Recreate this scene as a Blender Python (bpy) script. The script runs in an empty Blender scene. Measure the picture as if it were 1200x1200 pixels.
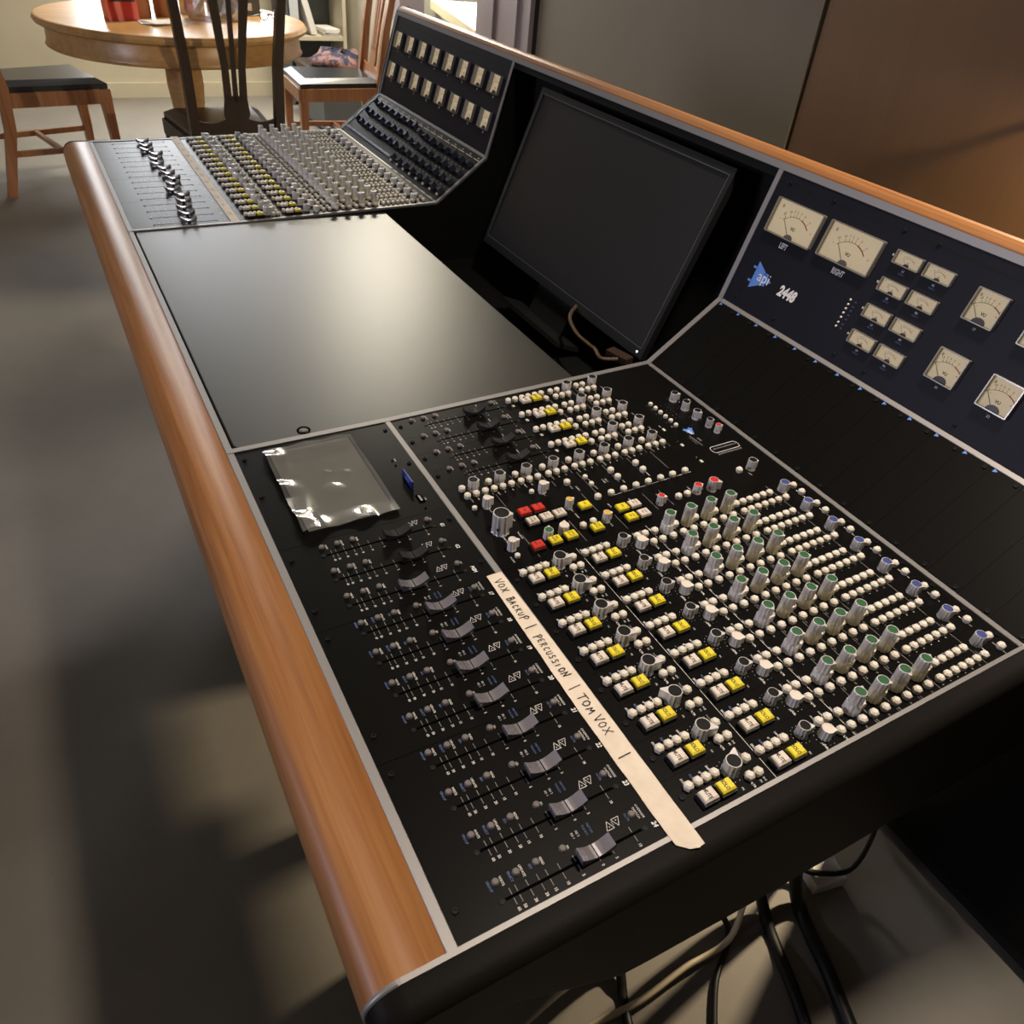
import bpy, math, random
from mathutils import Matrix, Vector
random.seed(7)
PI = math.pi
S = bpy.context.scene
COL = S.collection
H = 0.76                      # height of the console work surface above the floor
MM = 0.001

# ------------------------------------------------------------------ camera
cam_d = bpy.data.cameras.new('camera'); cam = bpy.data.objects.new('camera', cam_d); COL.objects.link(cam)
cam_d.sensor_fit = 'HORIZONTAL'; cam_d.sensor_width = 36.0
cam_d.lens = 905.79/1200*36.0
cam_d.clip_start = 0.02; cam_d.clip_end = 60
R_ = ((0.47791676, 0.87436796, 0.08412034), (0.57814489, -0.24100955, -0.77952735), (-0.66131994, 0.42118293, -0.62069387))
cam.matrix_world = Matrix(((R_[0][0], -R_[1][0], -R_[2][0], 0.19765),
                           (R_[0][1], -R_[1][1], -R_[2][1], -0.11269),
                           (R_[0][2], -R_[1][2], -R_[2][2], 0.53308+H), (0, 0, 0, 1)))
cam_d.dof.use_dof = True; cam_d.dof.focus_distance = 0.85; cam_d.dof.aperture_fstop = 20.0
S.camera = cam

# ------------------------------------------------------------------ world, lights, exposure
W = bpy.data.worlds.new('world'); S.world = W; W.use_nodes = True
bg = W.node_tree.nodes['Background']; bg.inputs[0].default_value = (0.75, 0.83, 1.0, 1); bg.inputs[1].default_value = 0.4
S.view_settings.view_transform = 'Standard'; S.view_settings.look = 'None'; S.view_settings.gamma = 1.0
S.view_settings.use_curve_mapping = False
S.view_settings.exposure = 0.0
def area(name, loc, target, size, power, color, size_y=None, spread=None):
    d = bpy.data.lights.new(name, 'AREA'); d.energy = power; d.color = color; d.size = size
    if size_y: d.shape = 'RECTANGLE'; d.size_y = size_y
    if spread: d.spread = spread
    o = bpy.data.objects.new(name, d); COL.objects.link(o); o.location = loc
    o.rotation_euler = (Vector(target)-Vector(loc)).to_track_quat('-Z', 'Y').to_euler()
    return o
area('dining_ceiling_lamp', (-4.75, 1.72, 2.54), (-4.75, 1.72, 0), 0.55, 84, (1.0, 0.92, 0.76))
area('far_window_daylight', (-6.17, 0.95, 1.52), (-4.0, 0.85, 1.1), 1.22, 58, (0.95, 0.97, 1.0), 1.15)
area('next_room_daylight', (-6.17, 2.87, 1.60), (-3.6, 1.9, 1.0), 1.15, 110, (0.88, 0.94, 1.0), 1.3)
area('near_ceiling_lamp', (-0.13, 0.64, 2.52), (-0.15, 0.55, 0), 0.16, 10.0, (1.0, 0.85, 0.71), None, math.radians(95))
area('side_fill_light', (-1.2, -3.48, 1.62), (-0.6, 0.3, 0.8), 1.0, 48, (0.80, 0.80, 1.0), 0.75)  # cool light added on the operator's side; its source is unseen
area('wall_lamp', (-0.55, 1.9, 1.22), (-0.6, 0.0, 0.2), 0.07, 46, (1.0, 0.80, 0.54))

# ------------------------------------------------------------------ materials
MATS = {}
def mat(name, color, rough=0.5, metal=0.0, spec=0.5, fn=None, **kw):
    m = bpy.data.materials.new(name); m.use_nodes = True; nt = m.node_tree
    b = nt.nodes['Principled BSDF']
    b.inputs['Base Color'].default_value = (*color, 1); b.inputs['Roughness'].default_value = rough
    b.inputs['Metallic'].default_value = metal; b.inputs['Specular IOR Level'].default_value = spec
    for k, v in kw.items():
        b.inputs[k.replace('_', ' ')].default_value = v
    if fn: fn(nt, b)
    MATS[name] = m; return m
def coords(nt, scale, kind='Object', rot=(0, 0, 0)):
    t = nt.nodes.new('ShaderNodeTexCoord'); p = nt.nodes.new('ShaderNodeMapping')
    p.inputs['Scale'].default_value = scale; p.inputs['Rotation'].default_value = rot
    nt.links.new(t.outputs[kind], p.inputs['Vector']); return p.outputs['Vector']
def noise(nt, vec, scale, detail=4, rough=0.5, dist=0.0):
    n = nt.nodes.new('ShaderNodeTexNoise'); n.inputs['Scale'].default_value = scale; n.inputs['Detail'].default_value = detail
    n.inputs['Roughness'].default_value = rough; n.inputs['Distortion'].default_value = dist
    nt.links.new(vec, n.inputs['Vector']); return n.outputs['Fac']
def ramp(nt, fac, stops):
    r = nt.nodes.new('ShaderNodeValToRGB'); e = r.color_ramp.elements
    while len(e) < len(stops): e.new(0.5)
    for i, (p, c) in enumerate(stops): e[i].position = p; e[i].color = (*c, 1)
    nt.links.new(fac, r.inputs['Fac']); return r.outputs['Color']
def bump(nt, b, fac, strength=0.2, dist=0.001):
    n = nt.nodes.new('ShaderNodeBump'); n.inputs['Strength'].default_value = strength; n.inputs['Distance'].default_value = dist
    nt.links.new(fac, n.inputs['Height']); nt.links.new(n.outputs['Normal'], b.inputs['Normal'])
def wood_fn(dark, mid, light, axis=0, freq=1.0, bumpy=0.08):
    def fn(nt, b):
        sc = [22*freq, 22*freq, 22*freq]; sc[axis] = 1.1*freq
        v = coords(nt, sc); a = noise(nt, v, 1.0, 6, 0.6, 0.9)
        sc2 = [160*freq]*3; sc2[axis] = 4*freq
        f = noise(nt, coords(nt, sc2), 1.0, 3, 0.7)
        m = nt.nodes.new('ShaderNodeMix'); m.data_type = 'FLOAT'; m.inputs[0].default_value = 0.42
        nt.links.new(a, m.inputs[2]); nt.links.new(f, m.inputs[3])
        nt.links.new(ramp(nt, m.outputs[0], [(0.36, dark), (0.5, mid), (0.64, light)]), b.inputs['Base Color'])
        bump(nt, b, f, bumpy, 0.0005)
    return fn
def speck_fn(c0, c1, scale=6, bscale=None, bstr=0.1, lo=0.35, hi=0.65, detail=6):
    def fn(nt, b):
        v = coords(nt, (1, 1, 1)); a = noise(nt, v, scale, detail, 0.6)
        nt.links.new(ramp(nt, a, [(lo, c0), (hi, c1)]), b.inputs['Base Color'])
        if bscale: bump(nt, b, noise(nt, v, bscale, 3), bstr)
    return fn
mat('wood_rail', (0.5, 0.2, 0.07), 0.42, 0, 0.3, fn=wood_fn((0.22, 0.085, 0.026), (0.33, 0.140, 0.046), (0.41, 0.195, 0.075)))
mat('wood_oak', (0.5, 0.3, 0.12), 0.33, fn=wood_fn((0.40, 0.20, 0.065), (0.55, 0.31, 0.11), (0.63, 0.38, 0.15), 1, 0.35))
mat('wood_chair', (0.35, 0.15, 0.06), 0.33, fn=wood_fn((0.26, 0.10, 0.035), (0.40, 0.17, 0.07), (0.48, 0.22, 0.10), 2, 0.6))
mat('wood_dark', (0.03, 0.017, 0.011), 0.38, fn=wood_fn((0.018, 0.010, 0.006), (0.030, 0.017, 0.011), (0.045, 0.026, 0.017), 2, 0.6))
mat('alu', (0.31, 0.30, 0.293), 0.5, 0.6, fn=lambda nt, b: bump(nt, b, noise(nt, coords(nt, (3, 400, 400)), 1, 2), 0.05, 0.0003))
mat('panel_black', (0.0042, 0.004, 0.0037), 0.34, 0, 0.09, fn=lambda nt, b: bump(nt, b, noise(nt, coords(nt, (1, 1, 1)), 900, 2), 0.10, 0.0002))
mat('meter_panel_black', (0.0055, 0.0055, 0.010), 0.5, 0, 0.2)
mat('desk_black', (0.018, 0.016, 0.012), 0.38, 0, 0.65, fn=lambda nt, b: bump(nt, b, noise(nt, coords(nt, (1, 1, 1)), 260, 3), 0.10, 0.0004))
mat('body_black', (0.008, 0.0085, 0.0085), 0.5, 0, 0.15)
mat('vinyl_black', (0.009, 0.008, 0.007), 0.5, 0, 0.05, fn=lambda nt, b: bump(nt, b, noise(nt, coords(nt, (1, 1, 1)), 260, 4, 0.65), 0.25, 0.0008))
mat('slot_black', (0.002, 0.002, 0.002), 0.9, 0, 0.0)
mat('knob_silver', (0.70, 0.675, 0.65), 0.36, 0.2)
mat('knob_ivory', (0.74, 0.68, 0.50), 0.42)
mat('knob_white', (0.78, 0.75, 0.71), 0.42)
mat('knob_dark', (0.035, 0.04, 0.06), 0.4)
mat('cap_black', (0.008, 0.008, 0.008), 0.5, 0, 0.15)
mat('cap_green', (0.02, 0.10, 0.035), 0.45)
mat('cap_red', (0.55, 0.02, 0.02), 0.45)
mat('cap_blue', (0.04, 0.06, 0.22), 0.45)
mat('cap_yellow', (0.75, 0.42, 0.03), 0.45)
mat('button_ivory', (0.76, 0.71, 0.61), 0.45, 0, 0.4)
mat('button_white', (0.74, 0.66, 0.56), 0.45)
mat('button_yellow', (0.80, 0.66, 0.02), 0.42)
mat('button_red', (0.60, 0.025, 0.012), 0.42)
mat('button_base', (0.006, 0.006, 0.006), 0.5)
mat('button_grey', (0.16, 0.14, 0.13), 0.6)
mat('fader_silver', (0.50, 0.48, 0.53), 0.26, 0.8)
mat('fader_dark', (0.05, 0.05, 0.052), 0.25, 0.4)
mat('print_white', (0.80, 0.78, 0.75), 0.6)
mat('print_grey', (0.30, 0.29, 0.28), 0.6)
mat('print_blue', (0.10, 0.16, 0.36), 0.6)
mat('logo_blue', (0.10, 0.24, 0.68), 0.5)
mat('ink_black', (0.012, 0.008, 0.008), 0.6)
mat('ink_brown', (0.05, 0.025, 0.015), 0.6)
mat('ink_red', (0.40, 0.04, 0.02), 0.6)
mat('tape', (0.75, 0.62, 0.46), 0.65, fn=speck_fn((0.74, 0.635, 0.50), (0.82, 0.72, 0.585), 60, 500, 0.15))
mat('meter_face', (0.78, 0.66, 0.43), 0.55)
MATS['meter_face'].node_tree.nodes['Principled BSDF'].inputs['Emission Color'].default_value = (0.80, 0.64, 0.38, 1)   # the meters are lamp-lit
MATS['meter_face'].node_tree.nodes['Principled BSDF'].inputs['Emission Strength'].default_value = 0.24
mat('meter_bezel', (0.33, 0.31, 0.28), 0.2, 0.4)
mat('meter_cover_dark', (0.05, 0.03, 0.02), 0.4)
mat('screen', (0.018, 0.018, 0.018), 0.35, 0, 0.5)
mat('monitor_black', (0.016, 0.017, 0.017), 0.33)
mat('display_glass', (0.15, 0.15, 0.13), 0.25, 0, 0.6)
mat('usb_blue', (0.025, 0.03, 0.22), 0.35)
mat('cable_black', (0.008, 0.008, 0.008), 0.5)
mat('cable_white', (0.70, 0.60, 0.42), 0.5)
mat('cable_brown', (0.10, 0.06, 0.03), 0.5)
mat('wall_paint', (0.20, 0.165, 0.12), 0.8, fn=speck_fn((0.195, 0.160, 0.116), (0.205, 0.170, 0.124), 3, 250, 0.05))
mat('wall_cream', (0.60, 0.54, 0.40), 0.8, fn=speck_fn((0.58, 0.52, 0.385), (0.62, 0.56, 0.415), 3, 250, 0.05))
mat('door_brown', (0.28, 0.17, 0.09), 0.6, fn=wood_fn((0.17, 0.082, 0.030), (0.18, 0.088, 0.033), (0.19, 0.094, 0.036), 2, 0.3))
mat('casing_paint', (0.37, 0.31, 0.315), 0.5)
mat('gap_dark', (0.01, 0.01, 0.008), 0.8)
mat('white_paint', (0.80, 0.82, 0.84), 0.6)
mat('ceiling_paint', (0.28, 0.26, 0.23), 0.85)
mat('wall_dark', (0.07, 0.06, 0.05), 0.85)
mat('cabinet_grey', (0.10, 0.11, 0.11), 0.5)
mat('cabinet_mid', (0.42, 0.45, 0.44), 0.5)
mat('paper_white', (0.80, 0.78, 0.74), 0.7)
mat('red_foil', (0.72, 0.05, 0.03), 0.3)
mat('leather_black', (0.012, 0.013, 0.016), 0.28, 0, 0.6)
mat('book_grey', (0.45, 0.42, 0.36), 0.6)
mat('cloth_mix', (0.2, 0.2, 0.25), 0.9, fn=speck_fn((0.02, 0.025, 0.05), (0.24, 0.12, 0.10), 14, None, 0, 0.48, 0.56))
mat('cloth_pale', (0.55, 0.58, 0.62), 0.9)
mat('cardboard', (0.48, 0.24, 0.12), 0.6)
mat('cream_card', (0.75, 0.63, 0.42), 0.6)
def floor_fn(nt, b):
    v = coords(nt, (1, 1, 1)); a = noise(nt, v, 1.6, 8, 0.65)
    s = noise(nt, coords(nt, (3, 40, 1), 'Object', (0, 0, 0.5)), 6, 2, 0.5, 2.0)
    c = ramp(nt, a, [(0.3, (0.185, 0.168, 0.140)), (0.7, (0.255, 0.232, 0.196))])
    d = ramp(nt, s, [(0.70, (0, 0, 0)), (0.76, (0.09, 0.09, 0.085))])
    m = nt.nodes.new('ShaderNodeMix'); m.data_type = 'RGBA'; m.blend_type = 'ADD'; m.inputs[0].default_value = 0.35
    nt.links.new(c, m.inputs[6]); nt.links.new(d, m.inputs[7]); nt.links.new(m.outputs[2], b.inputs['Base Color'])
    bump(nt, b, noise(nt, v, 40, 5), 0.08, 0.002)
mat('floor_concrete', (0.14, 0.13, 0.11), 0.5, 0, 0.45, fn=floor_fn)
def clear_mat(name, fac, rough, tint=(1, 1, 1), edge=None):
    m = bpy.data.materials.new(name); m.use_nodes = True; nt = m.node_tree; nt.nodes.clear()
    o = nt.nodes.new('ShaderNodeOutputMaterial'); t = nt.nodes.new('ShaderNodeBsdfTransparent'); g = nt.nodes.new('ShaderNodeBsdfGlossy')
    t.inputs[0].default_value = (*tint, 1); g.inputs['Roughness'].default_value = rough
    f = nt.nodes.new('ShaderNodeFresnel'); f.inputs[0].default_value = 1.5
    a = nt.nodes.new('ShaderNodeMath'); a.operation = 'ADD'; a.inputs[1].default_value = fac
    x = nt.nodes.new('ShaderNodeMixShader')
    nt.links.new(f.outputs[0], a.inputs[0]); nt.links.new(a.outputs[0], x.inputs[0]); nt.links.new(t.outputs[0], x.inputs[1]); nt.links.new(g.outputs[0], x.inputs[2])
    nt.links.new(x.outputs[0], o.inputs[0]); MATS[name] = m
clear_mat('meter_glass', 0.0, 0.05)
clear_mat('film', 0.20, 0.13, (0.92, 0.93, 0.92))
def film_white():
    nt = MATS['film'].node_tree; o = next(n for n in nt.nodes if n.type == 'OUTPUT_MATERIAL'); src = o.inputs[0].links[0].from_socket
    d = nt.nodes.new('ShaderNodeBsdfDiffuse'); d.inputs[0].default_value = (0.75, 0.77, 0.72, 1); x = nt.nodes.new('ShaderNodeMixShader'); x.inputs[0].default_value = 0.06
    nt.links.new(src, x.inputs[1]); nt.links.new(d.outputs[0], x.inputs[2]); nt.links.new(x.outputs[0], o.inputs[0])
film_white()
clear_mat('bag_plastic', 0.30, 0.25, (0.95, 0.95, 0.97))
def led(name, c, s):
    m = mat(name, c, 0.4); b = m.node_tree.nodes['Principled BSDF']
    b.inputs['Emission Color'].default_value = (*c, 1); b.inputs['Emission Strength'].default_value = s
led('led_white', (0.9, 0.92, 1.0), 3.0)

# ------------------------------------------------------------------ mesh helpers (local units: millimetres unless said)
class MB:
    def __init__(s): s.v = []; s.f = []; s.m = []; s.mats = []; s.smooth = []
    def mi(s, name):
        if name not in s.mats: s.mats.append(name)
        return s.mats.index(name)
    def add(s, vs, fs, m, smooth=False):
        o = len(s.v); s.v += [tuple(p) for p in vs]; k = s.mi(m)
        for f in fs: s.f.append([o+i for i in f]); s.m.append(k); s.smooth.append(smooth)
        return s
    def box(s, x0, x1, y0, y1, z0, z1, m):
        vs = [(x, y, z) for z in (z0, z1) for y in (y0, y1) for x in (x0, x1)]
        return s.add(vs, [(0, 2, 3, 1), (4, 5, 7, 6), (0, 1, 5, 4), (2, 6, 7, 3), (0, 4, 6, 2), (1, 3, 7, 5)], m)
    def obox(s, c, ax, ay, az, hx, hy, hz, m):
        c = Vector(c); ax, ay, az = Vector(ax), Vector(ay), Vector(az)
        vs = [c+ax*(hx*i)+ay*(hy*j)+az*(hz*k) for k in (-1, 1) for j in (-1, 1) for i in (-1, 1)]
        return s.add(vs, [(0, 2, 3, 1), (4, 5, 7, 6), (0, 1, 5, 4), (2, 6, 7, 3), (0, 4, 6, 2), (1, 3, 7, 5)], m)
    def bbox(s, x0, x1, y0, y1, z0, z1, r, m):
        """box with the top edges chamfered"""
        vs = []
        for z, d in ((z0, 0), (z1-r, 0), (z1, r)):
            vs += [(x0+d, y0+d, z), (x1-d, y0+d, z), (x1-d, y1-d, z), (x0+d, y1-d, z)]
        fs = [(3, 2, 1, 0), (8, 9, 10, 11)]
        for a in (0, 4): fs += [(a+i, a+(i+1) % 4, a+4+(i+1) % 4, a+4+i) for i in range(4)]
        return s.add(vs, fs, m)
    def rings(s, rings, m, cap0=True, cap1=True, smooth=False, closed=True):
        n = len(rings[0]); vs = [p for r in rings for p in r]; fs = []
        for k in range(len(rings)-1):
            for i in range(n if closed else n-1):
                j = (i+1) % n; fs.append((k*n+i, k*n+j, (k+1)*n+j, (k+1)*n+i))
        s.add(vs, fs, m, smooth)
        if cap0: s.add(rings[0], [tuple(range(n-1, -1, -1))], m)
        if cap1: s.add(rings[-1], [tuple(range(n))], m)
        return s
    def lathe(s, prof, n, m, c=(0, 0), cap0=True, cap1=True, smooth=False, ph=0.0, flute=0.0):
        rs = []
        for r, z in prof:
            rs.append([(c[0]+(r*(1-flute*(i % 2)))*math.cos(2*PI*i/n+ph), c[1]+(r*(1-flute*(i % 2)))*math.sin(2*PI*i/n+ph), z) for i in range(n)])
        return s.rings(rs, m, cap0, cap1, smooth)
    def disc(s, x, y, z, r, n, m):
        return s.add([(x+r*math.cos(2*PI*i/n), y+r*math.sin(2*PI*i/n), z) for i in range(n)], [tuple(range(n))], m)
    def prism(s, poly, a0, a1, m, axis='x'):
        """extrude a 2D polygon (y,z) along x, or (x,y) along z, or (x,z) along y"""
        def P(p, a): return (a, p[0], p[1]) if axis == 'x' else ((p[0], p[1], a) if axis == 'z' else (p[0], a, p[1]))
        ar = sum(poly[i][0]*poly[(i+1) % len(poly)][1]-poly[(i+1) % len(poly)][0]*poly[i][1] for i in range(len(poly)))
        if ar < 0: poly = poly[::-1]
        r0 = [P(p, a0) for p in poly]; r1 = [P(p, a1) for p in poly]
        if axis == 'y': r0, r1 = r0[::-1], r1[::-1]
        return s.rings([r0, r1], m)
    def tube(s, pts, r, m, n=8, smooth=True):
        pts = [Vector(p) for p in pts]; rs = []; up = Vector((0.13, 0.21, 1)).normalized()
        rr = r if isinstance(r, (list, tuple)) else [r]*len(pts)
        for i, p in enumerate(pts):
            t = (pts[min(i+1, len(pts)-1)]-pts[max(i-1, 0)]).normalized()
            a = t.cross(up)
            if a.length < 1e-4: a = t.cross(Vector((1, 0, 0)))
            a.normalize(); b = t.cross(a)
            rs.append([p+(a*math.cos(2*PI*k/n)+b*math.sin(2*PI*k/n))*rr[i] for k in range(n)])
        return s.rings(rs, m, smooth=smooth)
    def mesh(s, name, scale=MM):
        me = bpy.data.meshes.new(name)
        me.from_pydata([(a*scale, b*scale, c*scale) for a, b, c in s.v], [], s.f)
        for k in s.mats: me.materials.append(MATS[k])
        me.polygons.foreach_set('material_index', s.m); me.polygons.foreach_set('use_smooth', s.smooth)
        me.update(); return me
WORLD = {}
def put(name, data, parent=None, M=None):
    o = bpy.data.objects.new(name, data if not isinstance(data, MB) else data.mesh(name)); COL.objects.link(o)
    M = M if M is not None else Matrix()
    WORLD[o.name] = M.copy()
    if parent is not None:
        o.parent = parent; o.matrix_parent_inverse = WORLD[parent.name].inverted()
    o.matrix_basis = M; return o
def tag(o, label=None, cat=None, group=None, kind=None):
    if label: o['label'] = label
    if cat: o['category'] = cat
    if group: o['group'] = group
    if kind: o['kind'] = kind
    return o
def thing(name, loc, label, cat, group=None, rz=0):
    o = put(name, None, None, Matrix.Translation(loc) @ Matrix.Rotation(rz, 4, 'Z'))
    o.empty_display_size = 0.1
    return tag(o, label, cat, group)
def T(x, y, z): return Matrix.Translation((x*MM, y*MM, z*MM))
BASE = Matrix.Translation((0, 0, H))          # console coordinates in mm, z = 0 is the work surface

# text as flat mesh, cached
_tc = {}
def glyphs(body, bold=0.0, shear=0.0):
    k = (body, bold, shear)
    if k not in _tc:
        cu = bpy.data.curves.new('t', 'FONT'); cu.body = body; cu.size = 1.0; cu.resolution_u = 2; cu.offset = bold; cu.shear = shear
        cu.align_x = 'CENTER'; cu.align_y = 'CENTER'
        o = bpy.data.objects.new('t', cu); COL.objects.link(o)
        dg = bpy.context.evaluated_depsgraph_get(); dg.update(); me = o.evaluated_get(dg).to_mesh()
        vs = [tuple(v.co) for v in me.vertices]; fs = [tuple(p.vertices) for p in me.polygons]
        o.evaluated_get(dg).to_mesh_clear(); bpy.data.objects.remove(o); bpy.data.curves.remove(cu)
        if vs:      # centre on the real bounding box
            cx = (min(v[0] for v in vs)+max(v[0] for v in vs))/2; cy = (min(v[1] for v in vs)+max(v[1] for v in vs))/2
            vs = [(v[0]-cx, v[1]-cy, 0) for v in vs]
        _tc[k] = (vs, fs)
    return _tc[k]
class Print(MB):
    h = 0.12
    def text(s, body, x, y, size, m='print_white', rot=0.0, sx=1.0, bold=0.0, shear=0.0, z=None):
        vs, fs = glyphs(body, bold, shear); c, q = math.cos(rot), math.sin(rot); z = s.h if z is None else z
        return s.add([(x+size*(v[0]*sx*c-v[1]*q), y+size*(v[0]*sx*q+v[1]*c), z) for v in vs], fs, m)
    def line(s, x0, y0, x1, y1, w, m='print_white', z=None):
        d = Vector((x1-x0, y1-y0)); d.normalize(); nx, ny = -d.y*w/2, d.x*w/2; z = s.h if z is None else z
        return s.add([(x0-nx, y0-ny, z), (x1-nx, y1-ny, z), (x1+nx, y1+ny, z), (x0+nx, y0+ny, z)], [(0, 1, 2, 3)], m)
    def poly(s, pts, w, m='print_white', z=None, closed=False):
        n = len(pts)
        for i in range(n if closed else n-1): s.line(*pts[i], *pts[(i+1) % n], w, m, z)
        return s
    def fill(s, pts, m, z=None):
        z = s.h if z is None else z
        return s.add([(a, b, z) for a, b in pts], [tuple(range(len(pts)))], m)

# ------------------------------------------------------------------ the room
room = {}
def struct(name, mb, scale=1.0):
    o = put(name, mb.mesh(name, scale)); o['kind'] = 'structure'; return o
X0, X1, Y0, YW = -6.2, 3.0, -3.5, 2.0
struct('floor', MB().box(X0-0.1, X1+0.1, Y0-0.1, 4.6, -0.06, 0, 'floor_concrete'))
struct('ceiling', MB().box(X0-0.1, X1+0.1, Y0-0.1, 4.6, 2.6, 2.7, 'ceiling_paint'))
def wall_x(m, x0, x1, y0, y1, holes):
    """wall of constant x with window openings (y0, y1, z0, z1)"""
    mb = MB(); y = y0
    for a, b, c, d in holes:
        mb.box(x0, x1, y, a, 0, 2.6, m).box(x0, x1, a, b, 0, c, m).box(x0, x1, a, b, d, 2.6, m); y = b
    return mb.box(x0, x1, y, y1, 0, 2.6, m)
struct('wall_far', wall_x('wall_cream', X0-0.12, X0, Y0, 4.5, [(0.28, 1.62, 0.92, 2.14), (2.25, 3.5, 0.88, 2.32)]))
def window(name, y0, y1, z0, z1):
    t = 0.05; x0, x1 = X0-0.11, X0+0.02; ym = (y0+y1)/2
    struct(name, MB().box(x0, x1, y0, y0+t, z0, z1, 'white_paint').box(x0, x1, y1-t, y1, z0, z1, 'white_paint').box(x0, x1, y0+t, y1-t, z0, z0+t, 'white_paint').box(x0, x1, y0+t, y1-t, z1-t, z1, 'white_paint').box(x0, x0+0.04, ym-0.02, ym+0.02, z0+t, z1-t, 'white_paint'))
window('window_1', 0.28, 1.62, 0.92, 2.14); window('window_2', 2.25, 3.5, 0.88, 2.32)
struct('wall_back', MB().box(X1, X1+0.12, Y0, 4.5, 0, 2.6, 'wall_dark'))
struct('wall_left', MB().box(X0, -1.75, Y0-0.12, Y0, 0, 2.6, 'wall_dark').box(-0.65, X1, Y0-0.12, Y0, 0, 2.6, 'wall_dark').box(-1.75, -0.65, Y0-0.12, Y0, 0, 1.2, 'wall_dark').box(-1.75, -0.65, Y0-0.12, Y0, 2.04, 2.6, 'wall_dark'))
struct('side_light_frame', MB().box(-1.75, -1.71, Y0-0.11, Y0+0.02, 1.2, 2.04, 'white_paint').box(-0.69, -0.65, Y0-0.11, Y0+0.02, 1.2, 2.04, 'white_paint').box(-1.71, -0.69, Y0-0.11, Y0+0.02, 1.2, 1.24, 'white_paint').box(-1.71, -0.69, Y0-0.11, Y0+0.02, 2.0, 2.04, 'white_paint'))  # frame and wall opening added around the side fill light
# right wall: opening to a bright next room, then plain wall, then a flush brown door
struct('wall_right', MB().box(X0, -4.96, YW, YW+0.12, 0, 2.6, 'wall_cream').box(-4.96, -3.91, YW, YW+0.12, 2.11, 2.6, 'wall_cream')
       .box(-3.91, -2.20, YW, YW+0.12, 0, 2.6, 'wall_paint').box(-2.20, -1.712, YW-0.012, YW+0.12, 0, 2.6, 'wall_paint')
       .box(-1.712, -1.700, YW+0.03, YW+0.12, 0, 2.6, 'gap_dark').box(-1.700, -0.85, YW, YW+0.12, 2.08, 2.6, 'wall_paint').box(-0.85, X1, YW, YW+0.12, 0, 2.6, 'wall_paint'))
d1 = struct('door_1', MB().box(-1.698, -0.853, YW-0.008, YW+0.035, 0.008, 2.075, 'door_brown'))
put('door_handle', MB().lathe([(26, 0), (26, 8), (10, 12), (10, 40), (27, 48), (27, 62), (15, 68)], 14, 'alu', smooth=True), d1,
    Matrix.Translation((-0.93, YW-0.008, 1.0)) @ Matrix.Rotation(PI/2, 4, 'X'))
cs = struct('trim_1', MB().box(-3.925, -3.80, YW-0.02, YW+0.14, 0, 2.10, 'casing_paint').box(-3.80, -3.72, YW-0.035, YW, 0, 2.10, 'casing_paint')
            .box(-3.72, -3.52, YW-0.022, YW, 0, 2.10, 'casing_paint').box(-3.52, -3.47, YW-0.045, YW, 0, 2.10, 'casing_paint').box(-3.47, -3.372, YW-0.03, YW, 0, 2.10, 'casing_paint')
            .box(-3.372, -3.345, YW-0.006, YW, 0, 2.10, 'gap_dark'))
struct('trim_2', MB().box(-5.05, -4.94, YW-0.02, YW+0.14, 0, 2.12, 'casing_paint').box(-5.05, -3.3, YW-0.022, YW+0.13, 2.095, 2.22, 'casing_paint'))
struct('baseboard_far', MB().box(X0, X0+0.015, Y0, YW, 0, 0.09, 'wall_cream'))
struct('wall_next_room', MB().box(X0, X1, 4.4, 4.5, 0, 2.6, 'white_paint'))

# ------------------------------------------------------------------ console
PROF = [(0, 0), (193.5, 0), (604.2, 8.3), (717.3, 93.6), (768.9, 271.8)]
SEG = []; SLEN = []
for (y0, z0), (y1, z1) in zip(PROF[:-1], PROF[1:]):
    L = math.hypot(y1-y0, z1-z0); c, s_ = (y1-y0)/L, (z1-z0)/L
    SEG.append(BASE @ Matrix(((1, 0, 0, 0), (0, c, -s_, y0*MM), (0, s_, c, z0*MM), (0, 0, 0, 1)))); SLEN.append(L)
def on(seg, x, s, h=0.0, rz=0.0): return SEG[seg] @ T(x, s, h) @ Matrix.Rotation(rz, 4, 'Z')
XE, X1N, X2F, X3F = 13.2, -592.5, -1365.2, -1977.3
TW = 8.3
console = thing('mixing_console', (-0.98, 0.4, 0), 'large black analogue mixing console with cherry-wood armrest and silver trim', 'mixing console')
def part(name, data, parent=None, M=None, label=None, kind=None):
    o = put(name, data, parent or console, BASE if M is None else M)
    return tag(o, label, None, None, kind)

# module bodies (tubs) under the panels
def body_poly():
    return [(-8, -3), (193.5, -3), (604.5, 5), (719, 91), (766, 262), (790, 274), (845, 262), (850, -190), (420, -190), (140, -160), (15, -62), (-8, -55)]
part('module_body', MB().prism(body_poly(), X1N-TW, 17.2, 'body_black'))
part('module_body', MB().prism(body_poly(), X3F-TW, X2F+TW, 'body_black'))
# legs and inner side panels carrying the modules
for x, y in ((-300, 330), (-300, 815), (-1560, 330), (-1560, 815), (-1930, 330), (-1930, 815)):
    part('leg', MB().box(x-35, x+35, y-30, y+30, -H/MM, -188, 'body_black'))
part('rear_shade_panel', MB().box(-1400, -742, 800, 815, -H/MM, -118, 'body_black'))  # added under the centre to keep wall lamp light off the floor
part('rear_shade_bar', MB().box(-1400, -546, 815, 835, -174, -118, 'body_black'))  # added to cut the front edge of the light patch on the floor
part('pedestal_panel', MB().box(-546, -505, 300, 840, -H/MM, -188, 'body_black')); part('pedestal_panel', MB().box(-1450, -1400, 300, 840, -H/MM, -188, 'body_black'))
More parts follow.
